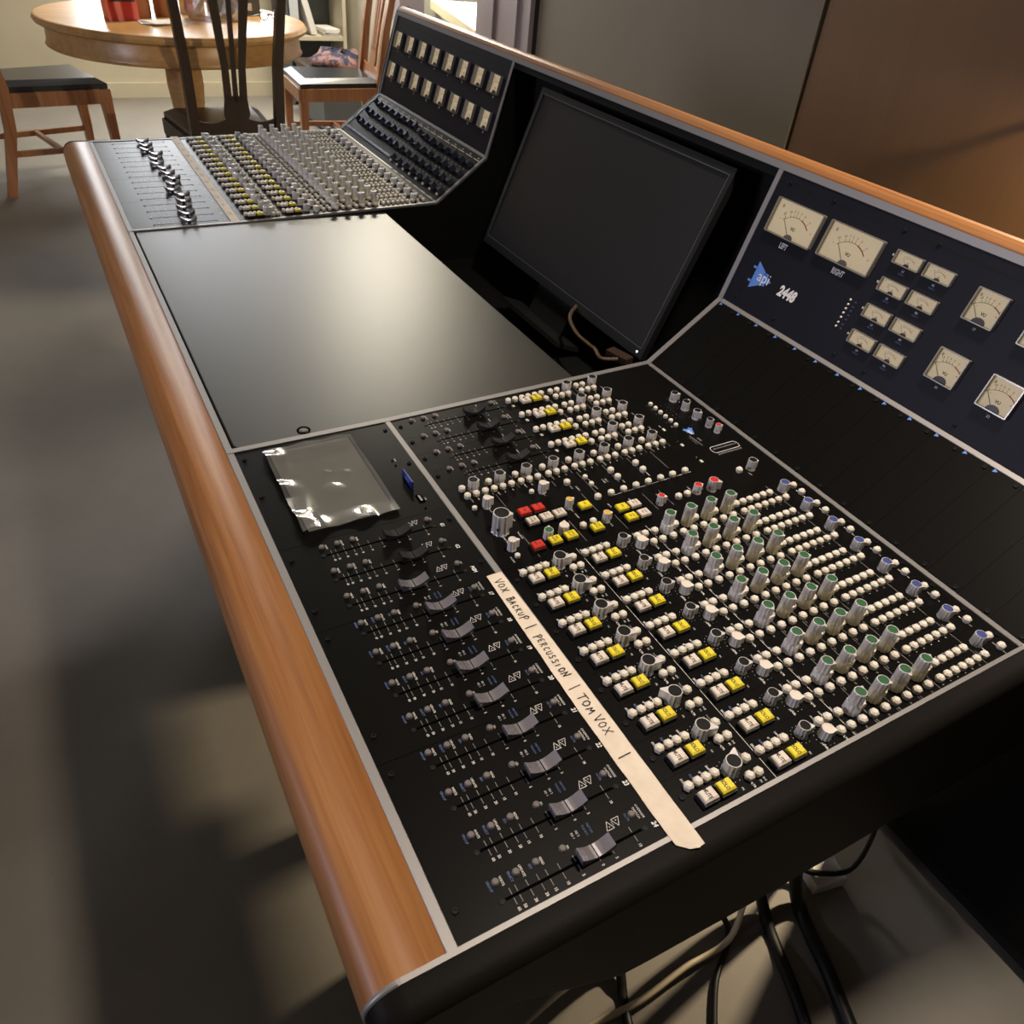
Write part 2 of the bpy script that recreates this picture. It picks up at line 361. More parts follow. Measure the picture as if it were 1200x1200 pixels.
# centre section: tray, back panel, desk panel
part('centre_tray', MB().prism([(-8, -30), (470, -30), (480, -120), (735, -120), (735, -150), (430, -150), (-8, -60)], X2F+TW, X1N-TW, 'body_black'))
part('centre_back_panel', MB().prism([(742, -120), (822, 180), (822, 262), (769, 262), (773, 278.5), (792, 278.5), (845, 262), (850, -120)], X2F+TW, X1N-TW, 'body_black'))
def rrect(x0, x1, y0, y1, r, n=6):
    p = []
    for cx, cy, a0 in ((x1-r, y0+r, -PI/2), (x1-r, y1-r, 0), (x0+r, y1-r, PI/2), (x0+r, y0+r, PI)):
        p += [(cx+r*math.cos(a0+PI/2*i/n), cy+r*math.sin(a0+PI/2*i/n)) for i in range(n+1)]
    return p
dk0 = rrect(X2F+TW+1.5, X1N-TW-1.5, 2.5, 483, 9); dk1 = rrect(X2F+TW+2.7, X1N-TW-2.7, 3.7, 481.8, 8)
desk = part('desk_panel', MB().rings([[(a, b, -30) for a, b in dk0], [(a, b, -2) for a, b in dk0], [(a, b, -0.8) for a, b in dk1]], 'desk_black'))
part('desk_screw', MB().lathe([(8.5, 0), (8.5, 0.5), (6.5, 0.5), (5.5, -0.3), (1.2, -0.4)], 16, 'slot_black', cap0=False).lathe([(4.2, 0), (4.2, 0.7), (2.2, 0.8)], 10, 'button_grey'), desk, BASE @ T(-612.5, 88, -0.8))

# armrest rail (wood) with a rounded nose, and its end
def arc(cy, cz, r, a0, a1, n): return [(cy+r*math.cos(a0+(a1-a0)*i/n), cz+r*math.sin(a0+(a1-a0)*i/n)) for i in range(n+1)]
nose = [(-8.6, 0)] + arc(-41, -25, 25, PI/2, PI, 8) + arc(-48, -42, 18, PI, 1.5*PI, 5) + [(-8.6, -60)]
m_ = MB(); rr0 = [(X3F-TW, a, b) for a, b in nose[::-1]]; rr1 = [(XE-0.2, a, b) for a, b in nose[::-1]]
m_.rings([rr1, rr0], 'wood_rail', smooth=False)
arm = part('armrest', m_, label='orange cherry-wood armrest rail')
for p in arm.data.polygons: p.use_smooth = len(p.vertices) == 4 and abs(p.normal.x) < 0.5
# wooden top rail of the meter bridge
top = [(770, 279), (771, 284), (775, 288.5), (782, 291), (795, 290), (808, 286.5), (815, 281), (818, 279)]
part('bridge_top_rail', MB().prism(top, X3F-TW, 17.2, 'wood_rail'), label='cherry-wood rail along the top of the meter bridge')
# trims
def strip(seg, x0, x1, s0, s1, h=1.0, depth=4): return part('trim_strip', MB().bbox(x0, x1, s0, s1, -depth, h, 0.5, 'alu'), None, SEG[seg])
strip(0, X3F-TW, 17.2, -8.4, -0.3, 0.6, 30)
for a, b in ((X1N, XE), (X3F, X2F)):
    strip(0, a, b, 186, 193.3, 0.8); strip(1, a, b, SLEN[1]-4, SLEN[1]+3, 1.0); strip(2, a, b, SLEN[2]-4, SLEN[2]+3.5, 1.0)
strip(3, X3F-TW, 17.2, 186.5, 197, 1.2, 6)
def prof_strip(x0, x1, nose_too):
    """one silver edge strip that follows the side profile"""
    path = [(y, z) for y, z in PROF]; path[-1] = (771.6, 281)
    if nose_too: path = ([(-41, 0)] if False else []) + arc(-41, -25, 25.2, PI, PI/2, 16) + path
    else: path = [(-8, 0)] + path
    n = len(path); nor = []
    for i in range(n):
        a = Vector(path[max(i-1, 0)]); b = Vector(path[min(i+1, n-1)]); d = (b-a).normalized(); nor.append((-d.y, d.x))
    m = MB(); rs = []
    for (y, z), (ny, nz) in zip(path, nor):
        rs.append([(x0, y-4*ny, z-4*nz), (x1, y-4*ny, z-4*nz), (x1, y+1.1*ny, z+1.1*nz), (x0, y+1.1*ny, z+1.1*nz)])
    m.rings(rs, 'alu'); o = part('edge_trim', m)
    if nose_too:
        for i, p in enumerate(o.data.polygons): p.use_smooth = i < 4*15
    return o
prof_strip(XE, 17.2, True); prof_strip(X1N-TW, X1N, False); prof_strip(X2F, X2F+TW, False); prof_strip(X3F-TW, X3F, False)
# padded end cheek
cp = arc(-41, -25, 25.5, PI, PI/2, 8) + [(60, 0), (193.5, 0), (400, 4), (604.2, 8.3), (660, 50.4), (717.3, 93.6), (743, 182), (772, 281), (778, 290), (800, 292), (822, 282), (852, 255), (856, 60), (856, -200), (600, -198), (430, -190), (300, -182), (170, -166), (140, -160), (97, -127), (50, -90), (15, -62), (-40, -58), (-60, -48)]
def offset(poly, d):
    n = len(poly); out = []
    for i in range(n):
        a, b, c = Vector(poly[i-1]), Vector(poly[i]), Vector(poly[(i+1) % n])
        d1 = (b-a).normalized(); d2 = (c-b).normalized(); n1 = Vector((d1.y, -d1.x)); n2 = Vector((d2.y, -d2.x)); m = n1+n2
        m = m/max(m.length_squared, 0.6)*2
        out.append(tuple(b+m*d*0.5*1.0))
    return out
def cheek(x0, sgn):
    rs = []
    for k in range(7):
        a = PI/2*k/6; rs.append([(x0+sgn*(7+16*math.sin(a)), p[0], p[1]) for p in offset(cp, 16*(1-math.cos(a))+0.6)])
    rs.insert(0, [(x0, p[0], p[1]) for p in offset(cp, 0.6)])
    if sgn > 0: rs = [r[::-1] for r in rs]
    o = part('end_cheek', MB().rings(rs, 'vinyl_black', smooth=True), label='black grained vinyl end cheek')
    return o
cheek(17.2, 1); cheek(X3F-TW, -1)

# flat black panels on each segment of each module, cut where the photo shows seams
def panel(name, seg, x0, x1, s0, s1, m, z0=-3.0): return part(name, MB().box(x0, x1, s0, s1, z0, 0, m), None, SEG[seg])
PITCH = 38.1; CP = 37.75
def fx(c): return (c-24)*PITCH                 # near module fader slots
def cx(c): return (c-24)*CP                    # near module channel strips
def ffx(c): return -1381.0+(c-16)*PITCH        # far module (channels 1 to 16)
cutN = [X1N, -405.2, -284.5, -133.5, XE]
fpN = [panel('fader_panel', 0, cutN[i]+0.2, cutN[i+1]-0.2, 0, 185.8, 'panel_black') for i in range(4)]
cutC = [X1N, -547.5, -509.7, -472.2, -434.6, -289.5, -251.8, -214.0, -176.3, -138.5, -100.8, -63.0, -25.3, XE]
cpN = [panel('channel_panel', 1, cutC[i]+0.1, cutC[i+1]-0.1, 0.2, SLEN[1]-4.2, 'panel_black') for i in range(len(cutC)-1)]
cutF = [X3F]+[ffx(c)-25.2 for c in range(5, 17, 4)]+[X2F]
fpF = [panel('fader_panel', 0, cutF[i]+0.2, cutF[i+1]-0.2, 0, 185.8, 'panel_black') for i in range(4)]
cpF = [panel('channel_panel', 1, cutF[i]+0.2, cutF[i+1]-0.2, 0.2, SLEN[1]-4.2, 'panel_black') for i in range(4)]
rackN = [panel('rack_blank_panel', 2, X1N+i*37.86+0.15, X1N+(i+1)*37.86-0.15, 3.2, SLEN[2]-4.2, 'panel_black') for i in range(16)]
rackF = [panel('rack_module_panel', 2, X3F+i*38.25+0.2, X3F+(i+1)*38.25-0.2, 3.2, SLEN[2]-4.2, 'panel_black') for i in range(16)]
mpN = panel('meter_panel', 3, X1N, XE, 3.7, 186.3, 'meter_panel_black')
mpF = panel('meter_panel', 3, X3F, X2F, 3.7, 186.3, 'meter_panel_black')

# ---- control meshes (shared)
def knob_mesh(r, h, body, capm, wing=0.0, skirt=False, n=24, cap=True):
    m = MB()
    m.lathe([(r*1.06, 0), (r*1.06, 0.8), (r, 1.6), (r*0.96, h-0.8), (r*0.90, h)], n, body, cap1=False, flute=0.10)
    rin = r*0.82
    m.lathe([(r*0.90, h), (rin, h)], n, body, cap0=False, cap1=False)
    if wing:
        w = wing
        m.prism([(r*0.55, -r*0.62), (r*w, -0.7), (r*w, 0.7), (r*0.55, r*0.62)], h*0.28, h*0.97, body, 'z')
    if capm == 'cap_black' or capm == 'cap_red': m.add([(r*1.0*math.cos(a), r*1.0*math.sin(a), z) for a, z in ((-2.05, h*.28), (-1.85, h*.28), (-1.85, h*.42), (-2.05, h*.42))], [(0, 1, 2, 3)], 'slot_black')
    return m.mesh('knob')
def cap_mesh(r, h, capm, n=16):
    return MB().lathe([(r*0.85, h-0.9), (r*0.85, h-0.30)], n, capm, cap0=False).mesh('knob_cap')
def hex_mesh(r=4.3, h=6.8):
    m = MB(); m.lathe([(r*0.8, 0.0), (r, 1.4), (r, h-1.8), (r*0.62, h)], 6, 'button_ivory', cap0=False, ph=PI/6); return m
HEX = hex_mesh().mesh('push_button')
FLAT = MB().lathe([(3.1, 0), (3.1, 3.0), (2.2, 4.0)], 8, 'button_ivory', cap0=False).mesh('push_button')
SMALL = MB().lathe([(3.0, 0), (3.0, 1.0), (2.5, 2.4), (1.9, 2.8)], 10, 'button_grey', cap0=False).mesh('push_button')
SCREW = MB().lathe([(2.6, 0), (2.6, 1.0), (2.1, 1.6), (1.3, 1.6), (1.1, 0.7)], 10, 'body_black', cap0=False).mesh('screw')
kcache = {}
def knob(name, seg, x, s, r, h, body='knob_silver', capm='cap_black', wing=1.5, rz=0.0, sub=True, n=24):
    k = (r, h, body, capm, wing, n)
    if k not in kcache: kcache[k] = (knob_mesh(r, h, body, capm, wing, n=n), cap_mesh(r, h, capm))
    M = on(seg, x, s, 0, rz); o = part(name, kcache[k][0], None, M)
    put('knob_cap', kcache[k][1], o, M); return o
def eq_knob(seg, x, s, low_m, low_r, rz, sub=True, upw=1.35, key=None):
    k = ('eq', low_m, low_r, upw, sub)
    if k not in kcache:
        lo = MB().lathe([(low_r*1.03, 0), (low_r*1.03, 1), (low_r, 2), (low_r*0.95, 11.2), (low_r*0.84, 12.2)], 24, low_m, flute=0.10)
        up = MB().lathe([(6.1, 12.2), (6.25, 13), (6.0, 25.2), (5.5, 26)], 22, 'knob_silver', cap0=False, cap1=False, flute=0.11)
        up.lathe([(5.5, 26), (4.9, 26)], 18, 'knob_silver', cap0=False, cap1=False)
        up.prism([(3.4, -3.2), (5.6*upw, -0.6), (5.6*upw, 0.6), (3.4, 3.2)], 17, 25.4, 'knob_silver', 'z')
        lo.prism([(low_r*0.5, -3.0), (low_r*1.28, -0.7), (low_r*1.28, 0.7), (low_r*0.5, 3.0)], 4, 11.0, low_m, 'z')
        lo.disc(0, 0, 12.25, 1, 6, low_m)
        kcache[k] = (lo.mesh('eq_knob'), up.mesh('upper_knob'), MB().lathe([(5.0, 25.0), (5.0, 25.5)], 14, 'cap_green', cap0=False).mesh('knob_cap'))
    M = on(seg, x, s, 0, rz); o = part('eq_knob', kcache[k][0], None, M)
    M2 = on(seg, x, s, 0, rz+random.uniform(-1.2, 1.2))
    put('upper_knob', kcache[k][1], o, M2); put('knob_cap', kcache[k][2], o, M2); return o
def square_button(seg, x, s, colm, text=None, lines=None, sub=True, wx=10.6, ws=13.0):
    k = ('btn', colm, text, str(lines), wx, ws)
    if k not in kcache:
        b = MB().box(-wx/2-0.9, wx/2+0.9, -ws/2-0.9, ws/2+0.9, -0.2, 5.0, 'button_base')
        c = MB().bbox(-wx/2, wx/2, -ws/2, ws/2, 5.0, 9.0, 0.9, colm)
        t = Print(); t.h = 9.06
        if text: t.text(text, -0.5, -0.6, 5.0, 'ink_black', 0, 0.74, 0.03)
        if lines:
            for i, l in enumerate(lines): t.text(l, -0.4, (len(lines)-1)*1.9-i*3.8, 3.5, 'ink_black', 0, 0.9, 0.02)
        t.line(wx/2-1.5, -ws/2+1, wx/2-1.5, ws/2-1, 0.3, 'ink_brown')
        kcache[k] = (b.mesh('button'), c.mesh('button_cap'), t.mesh('legend'))
    M = on(seg, x, s); o = part({'button_yellow': 'solo_button', 'button_white': 'mute_button', 'button_red': 'cut_button'}[colm], kcache[k][0], None, M)
    put('button_cap', kcache[k][1], o, M); put('legend', kcache[k][2], o, M)
    return o
def fader_cap_mesh(m):
    pts = []; n = 10
    for i in range(n+1):
        u = -1+2*i/n; pts.append((14*u, 5.2+6.3*abs(u)**1.8 + (0 if abs(u) < 0.99 else -0.2)))
    poly = pts + [(14.6, 9.0), (13.0, 2.6), (-13.0, 2.6), (-14.6, 9.0)]
    mb = MB(); r0 = [(-5.2, a, b) for a, b in poly]; r1 = [(5.2, a, b) for a, b in poly]
    top_ = []; mb.rings([r0[::-1], r1[::-1]][::-1] if False else [r0, r1], m)
    mb.add([(-5.25, -0.35, 5.35), (5.25, -0.35, 5.35), (5.25, 0.35, 5.35), (-5.25, 0.35, 5.35)], [(0, 1, 2, 3)], 'slot_black')
    mb.box(-1.0, 1.0, -3, 3, 0, 3, 'slot_black')
    return mb.mesh('fader_cap')
FC = {m: fader_cap_mesh(m) for m in ('fader_silver', 'fader_dark')}
def slot(seg, x, s0, s1):
    m = MB().box(x-1.1, x+1.1, s0+3, s1-3, -0.5, 0.08, 'slot_black')
    m.lathe([(2.2, 0), (2.2, 0.5), (0.8, 0.6)], 8, 'body_black', (x, s0)).lathe([(2.2, 0), (2.2, 0.5), (0.8, 0.6)], 8, 'body_black', (x, s1))
    return part('fader_slot', m, None, SEG[seg])

HEXES = []                   # (seg, x, s, near?) collected, built later: the 300 largest in view as parts, the rest joined
def hexb(seg, x, s): HEXES.append((seg, x, s))

# ---- near module: fader section
prF = Print(); prFb = Print()
SC = [(47.3, '60'), (52.0, '50'), (60.5, '30'), (69.3, '20'), (76.5, '15'), (86.6, '10'), (99.4, '5'), (116, '0'), (128, '5'), (149, '10')]
capS = {24: 114, 23: 114.5, 22: 115, 21: 116, 20: 109, 19: 110, 18: 114.5, 17: 115, 16: 103.5, 15: 119.5, 14: 117}
names = {16: 'PGM', 15: 'G2', 14: 'G1'}
def small(seg, x, s): return part('push_button', SMALL, None, on(seg, x, s))
for c in range(24, 13, -1):
    x = fx(c)
    slot(0, x, 38.5, 160)
    o = part('fader_cap', FC['fader_dark' if c < 16 else 'fader_silver'], None, on(0, x, capS[c]))
    for s, t in SC:
        prF.line(x-6, s, x-1.3, s, 0.42, 'print_grey'); prF.line(x+1.3, s, x+6.4, s, 0.42, 'print_grey')
        prF.text(t, x+9.6, s, 3.2, rot=0, sx=0.85, bold=0.015)
    chan = c > 16
    bl = ('GROUP', 'SELECT', 'ISO') if chan else (None, None, None)
    for s, w, b in zip((40.5, 56.8, 73.0), ('WRITE', 'UPDATE', 'READ'), bl):
        small(0, x-13.2, s)
        prF.text(w, x-12.6, s+4.6, 2.7, sx=0.9, bold=0.01)
        if b: prFb.text(b, x-12.6, s-4.8, 2.7, 'print_blue', sx=0.9, bold=0.01)
    if chan:
        small(0, x-13.2, 95.4); prF.text('SEL', x-12.8, 99.8, 2.4)
        prF.text('FD 1', x-18.6, 107.5, 2.5); prF.text('FD 2', x-18.6, 111.5, 2.5)
        prFb.text('TOUCH', x-18.6, 118.0, 2.4, 'print_blue'); prFb.text('MATCH', x-18.6, 122.2, 2.4, 'print_blue')
        prF.text('SWITCH', x-13, 161.0, 2.6); prF.text('OVERRIDE', x-13, 164.4, 2.6); prFb.text('MUTE', x-13, 152.2, 2.5, 'print_blue')
    else: prF.text('ISO', x-13, 161, 2.6)
    small(0, x-13.2, 156.6)
    a = 139.8
    prF.poly([(x-10.2, a-7), (x-10.2, a-0.3), (x-16.8, a-3.6)], 0.4, closed=True); prF.poly([(x-16.8, a+0.3), (x-16.8, a+7), (x-10.2, a+3.6)], 0.4, closed=True)
    prF.text('A', x-12.2, a-3.6, 2.0); prF.text('R', x-14.8, a+3.6, 2.0)
    prF.text('NULL', x-13.5, 139.8, 1.4)
    prF.text(names.get(c, str(c)), x+0.8, 168.8, 5.6, bold=0.03, shear=0.15, sx=0.85)
fp0 = fpN[2]
tag(put('legend_print', prF, fp0, SEG[0]), kind='stuff'); tag(put('legend_print', prFb, fp0, SEG[0]), kind='stuff')
for x in (-575, -499, -386.5, -311, -273.6, -160, -122, -8):
    part('screw', SCREW, None, on(0, x, 7.6))
    if x < -300: part('screw', SCREW, None, on(0, x, 180))
# display with its bezel, ports
disp = part('display', MB().bbox(-578, -423, 36, 132, -2, 0.25, 0.2, 'display_glass'), None, SEG[0], label='dark touch display set in the fader panel')
put('display_border', MB().box(-580, -421, 33.5, 134.5, -2, 0.1, 'slot_black'), disp, SEG[0])
put('bezel_line', Print().poly([(-580, 33.5), (-421, 33.5), (-421, 134.5), (-580, 134.5)], 1.6, 'body_black', 0.2, True), disp, SEG[0])
part('usb_socket', MB().bbox(-438, -424, 161.5, 168.5, -1, 1.0, 0.4, 'slot_black').box(-436, -426, 163.8, 166.2, 0.5, 1.3, 'print_grey'), None, SEG[0])
pu = Print()
for x in (-521.7, -485.7): pu.text('SD', x, 162.8, 3, 'ink_black')
pu.text('USB', -429, 170.5, 2.6); pu.text('PWR', -511, 167, 2.6)
tag(put('legend_print', pu, fpN[0], SEG[0]), kind='stuff')
for x in (-510.5, -500, -413): part('indicator_lamp', MB().lathe([(1.3, 0), (1.3, 0.8), (0.6, 1.3)], 8, 'slot_black'), None, on(0, x, 163.5))
tag(put('memory_card', MB().bbox(-478.5, -451, 163.0, 165.4, -1, 9.5, 0.3, 'usb_blue').box(-470, -458, 162.9, 163.0, 3, 8, 'print_blue'), None, SEG[0]),
    'small blue memory card standing in its slot beside the film-covered display', 'memory card')

# ---- channel strips
prC = Print()
EQS = (194.5, 223.0, 251.5, 280.0)
def channel(x, near, tr=prC, label=True):
    for s in (16.7, 25.9, 34.4, 42.8): hexb(1, x-11.7, s)
    square_button(1, x+2.9, 23.6, 'button_white', 'MUTE'); square_button(1, x+2.9, 41.2, 'button_yellow', 'SOLO')
    hexb(1, x+3, 67.0); hexb(1, x+3.3, 75.8); hexb(1, x-11, 75.2)
    ang = random.choice((0.9, 1.2, 2.4, -2.2, 1.05, 0.8))
    knob('pan_knob', 1, x-8.8, 57.2, 7.2, 15, 'knob_silver', 'cap_black', 1.75, ang)
    for s in (90.8, 99.7, 108.2, 117.3): hexb(1, x-11.2, s)
    square_button(1, x+4.2, 98.2, 'button_white', 'MUTE'); square_button(1, x+4.2, 115.8, 'button_yellow', 'SOLO')
    knob('pan_knob', 1, x-8.6, 136, 5.7, 13, 'knob_silver', 'cap_black', 1.45, 1.1)
    knob('level_knob', 1, x+1.4, 153.6, 5.9, 11, 'knob_white', 'button_white', 1.25, 0.9)
    hexb(1, x-10.4, 157.5); hexb(1, x-10.2, 167.6); hexb(1, x+4.8, 168.2)
    for k, s in enumerate(EQS):
        hexb(1, x-9.8, s-14.2); hexb(1, x+5.0, s-14.2); hexb(1, x+5.3, s)
        eq_knob(1, x-7.6, s+0.8, 'knob_white' if k == 0 else 'knob_ivory', 7.6 if k == 0 else 6.8, 1.0)
    for k in range(6): hexb(1, x-9.4, 297.4+k*10.4)
    for k in range(6): hexb(1, x+5.3, 296.6+k*10.6)
    hexb(1, x+5.3, 361.4)
    knob('send_knob', 1, x-9.2, 371, 6.0, 13, 'knob_silver', 'cap_blue', 1.2, 0.6)
    hexb(1, x-8.8, 387.4); hexb(1, x+5.2, 387.2)
    if not label: return
    P = tr
    for t, s in (('SRC', 16.7), ('FLIP', 25.9), ('Ø', 34.4), ('SAFE', 42.8)): P.text(t, x-18.6, s, 2.7, sx=0.95, bold=0.015, m='print_blue' if t == 'FLIP' else 'print_white')
    P.text('PAN', x-1.5, 50.0, 2.4); P.text('FLTR', x+9.2, 66.5, 2.8, bold=0.02); P.text('IN', x+9.5, 74.5, 2.6); P.text('INS', x+9.5, 78.5, 2.6)
    P.text('SMALL', x-18.5, 72, 2.4, 'print_grey'); P.text('FADER', x-18.5, 75.5, 2.4, 'print_grey')
    P.text('PK', x+8.4, 56.5, 2.6)
    for t, s in (('SRC', 90.8), ('FLIP', 99.7), ('Ø', 108.2), ('SAFE', 117.3)): P.text(t, x-18.2, s, 2.7, sx=0.95, bold=0.015, m='print_blue' if t == 'FLIP' else 'print_white')
    P.text('LEVEL', x+9.4, 146.5, 2.8, bold=0.02); P.text('PAN', x-1.5, 128.5, 2.4); P.text('PK', x+8.4, 130, 2.6); P.text('FLTR', x+11, 169, 2.8, bold=0.02)
    P.text('PRE', x-17, 157.5, 2.5); P.text('AUX', x-17, 167.5, 2.5); P.text('ON', x-16.5, 180, 2.5)
    for k in range(11):
        a = 2*PI*k/14+2.0
        P.disc(x-8.8+10.2*math.cos(a), 57.2+10.2*math.sin(a), 0.12, 0.38, 5, 'print_white'); P.disc(x-8.6+8.4*math.cos(a), 136+8.4*math.sin(a), 0.12, 0.33, 5, 'print_white')
        P.disc(x+1.4+9.4*math.cos(a), 153.8+9.4*math.sin(a), 0.12, 0.33, 5, 'print_white')
    for s in EQS:
        P.text('dB', x+11.2, s, 2.2, 'print_grey'); P.text('kHz', x+11.2, s-14.2, 2.2, 'print_grey')
    for k in range(6): P.text(str(2*k+1), x-15, 297.4+k*10.4, 2.2); P.text(str(2*k+2), x+10.5, 296.6+k*10.6, 2.2)
    P.text('SEND', x-1, 371, 2.4); P.text('PRE', x-1, 387, 2.2); P.text('ON', x+10.8, 387, 2.2); P.text('BUS', x-1, 361, 2.0, 'print_grey')
for c in range(24, 16, -1): channel(cx(c), True)
for s in (87.8, 178.8, 206.3, 234.5, 263.0, 290.5, 358): prC.line(-288, s, XE-0.5, s, 0.38, 'print_grey' if s > 200 else 'print_white')
for c in range(17, 25):
    part('screw', SCREW, None, on(1, cx(c)-7, 7.4)); part('screw', SCREW, None, on(1, cx(c)-7, 400))

# ---- return faders and master section of the near module
for j in range(4):
    x = -567.2+37.7*j
    slot(1, x, 38.2, 153)
    part('fader_cap', FC['fader_dark'], None, on(1, x, (106, 107.5, 108.5, 109)[j]))
    for s in (24.9, 41, 57, 138.6): small(1, x-16.6, s)
    for s, t in SC:
        prC.line(x-5, s-5, x-1.3, s-5, 0.4, 'print_grey'); prC.line(x+1.3, s-5, x+5, s-5, 0.4, 'print_grey'); prC.text(t, x+9, s-5, 2.8, sx=0.85)
    for s, t in ((29, 'WRITE'), (45.2, 'UPDATE'), (61, 'READ')): prC.text(t, x-16, s, 2.5)
    prC.text('SWITCH', x-16, 143, 2.5); prC.text('OVERRIDE', x-16, 146.5, 2.5); prC.text('TOUCH', x-16, 118, 2.4)
    prC.text('E%d' % (j+1), x+2, 164, 5, bold=0.03)
    x0 = -575+37.4*j
    for s in (161.1, 171.4, 181.8, 191.7, 202, 212.1): hexb(1, x0, s)
    hexb(1, x0+14.3, 211.6)
    square_button(1, x0+11.9, 180.6, 'button_white', 'MUTE'); square_button(1, x0+11.9, 197.4, 'button_yellow', 'SOLO')
    for s0 in (226.6, 268.5):
        hexb(1, x0+0.4, s0); hexb(1, x0+0.4, s0+10.4)
        for q in range(3): hexb(1, x0+14.7, s0+10.2*q)
        knob('send_knob', 1, x0+2.4, s0+24.2, 6.2, 14, 'knob_silver', 'cap_black', 1.15, 1.4)
        for q in range(3): prC.text(('L', 'R', 'PRE')[q], x0+20.3, s0+10.2*q, 2.3)
    prC.text('LEVEL', x0+14, 304, 2.4)
    part('screw', SCREW, None, on(1, -576+37.8*j, 7.4))
for s in (217, 258, 265.5): prC.line(X1N+1, s, -437, s, 0.4, 'print_grey')
AX = (33.5, 67.5, 102.6, 139.7, 176.4, 213.1, 249.8, 286.3)
for k, s in enumerate(AX):
    knob('aux_knob', 1, -423.8, s, 6.1, 14, 'knob_silver', 'cap_black', 1.15, 1.2)
    s1 = s-13
    hexb(1, -425.8, s1); hexb(1, -411.3, s1); hexb(1, -411.1, s1+11); hexb(1, -411.4, s1+22.4)
    prC.text('AUX %d' % (k+1), -405, s1+3, 2.4); prC.text('PRE', -404.8, s1+11, 2.2); prC.text('ON', -404.8, s1+21, 2.2)
    prC.line(-430, s+17, -404, s+17, 0.35, 'print_grey')
for x, s in ((-390.5, 19.1), (-391, 92.2), (-302.5, 24.8), (-390.2, 165), (-375.7, 164.4)): part('push_button', FLAT, None, on(1, x, s))
for x, s in ((-388, 138), (-313.9, 113), (-315.2, 127), (-387.5, 199.5), (-373.1, 199.8), (-387.9, 236.6), (-373.1, 236.9), (-312.5, 243.9), (-312.4, 256.7), (-324, 347.1)): hexb(1, x, s)
for s in (156.5, 174.9, 192.6, 210.4, 228.3, 246.4, 264.4, 283.6): hexb(1, -350.4, s)
for x, s, r in ((-388.6, 33, 5.0), (-387.4, 104, 5.0), (-315.2, 25, 5.0)): knob('trim_knob', 1, x, s, r, 14, 'knob_white', 'button_white', 1.5, 1.2)
knob('monitor_knob', 1, -345.5, 27.6, 9.8, 26, 'knob_silver', 'cap_black', 1.25, 1.1, n=26)
knob('trim_knob', 1, -350, 116.6, 4.4, 13, 'knob_white', 'cap_yellow', 1.4, 1.6); knob('trim_knob', 1, -313, 142.6, 4.6, 13, 'knob_white', 'cap_yellow', 1.3, 1.2)
knob('trim_knob', 1, -315.3, 69.3, 5.4, 11.5, 'knob_white', 'cap_green', 1.25, 2.6); knob('trim_knob', 1, -315.6, 88.8, 5.8, 11.5, 'knob_white', 'button_white', 1.25, 2.6)
knob('trim_knob', 1, -313, 217.4, 4.5, 13, 'knob_white', 'cap_red', 1.5, 0.8); knob('trim_knob', 1, -312.8, 271.4, 5.2, 12, 'knob_white', 'cap_red', 1.2, 1.4)
knob('compressor_knob', 1, -310.0, 292.0, 6.2, 15, 'knob_silver', 'cap_red', 1.6, 0.7)
for x, s, c, t in ((-357.6, 63.7, 'button_red', ['DIM']), (-357.6, 80.8, 'button_red', ['MUTE']), (-303.2, 49.2, 'button_red', ['TB', 'MIC']),
                   (-340.2, 63.9, 'button_white', ['CTRL', 'ROOM']), (-340.2, 81.3, 'button_white', ['ALT', 'SPKR']), (-339.9, 98, 'button_white', ['ALT', 'SPKR']),
                   (-302.8, 70.4, 'button_yellow', ['PRE', 'FADER']), (-302.8, 89.8, 'button_yellow', ['SAFE', 'SOLO']), (-340, 131.3, 'button_yellow', ['ON']), (-302.3, 123.4, 'button_yellow', ['CUE', 'SEND']),
                   (-319.4, 168.2, 'button_yellow', ['ON']), (-319.2, 184.6, 'button_white', ['CUE', 'ON']), (-301.4, 168.2, 'button_yellow', ['CUE', 'ON']), (-301.3, 185, 'button_white', ['CUE', 'ON'])):
    square_button(1, x, s, c, None, t)
for x, s in ((-492.7, 377), (-468, 377.8), (-443.6, 377)): knob('compressor_knob', 1, x, s, 5.6, 13, 'knob_silver', 'cap_black', 1.4, {-492.7: 0.8, -468: 2.0, -443.6: 0.2}[x])
knob('compressor_knob', 1, -421, 380, 4.6, 12, 'knob_silver', 'cap_black', 1.2, 1.0); knob('compressor_knob', 1, -405.6, 381.5, 4.2, 12, 'knob_white', 'cap_red', 1.3, 1.0)
knob('aux_knob', 1, -323.4, 365.6, 5.8, 14, 'knob_silver', 'cap_black', 1.15, 1.0)
for k in range(6): part('push_button', FLAT, None, on(1, -495.5+11.25*k, 339.7))
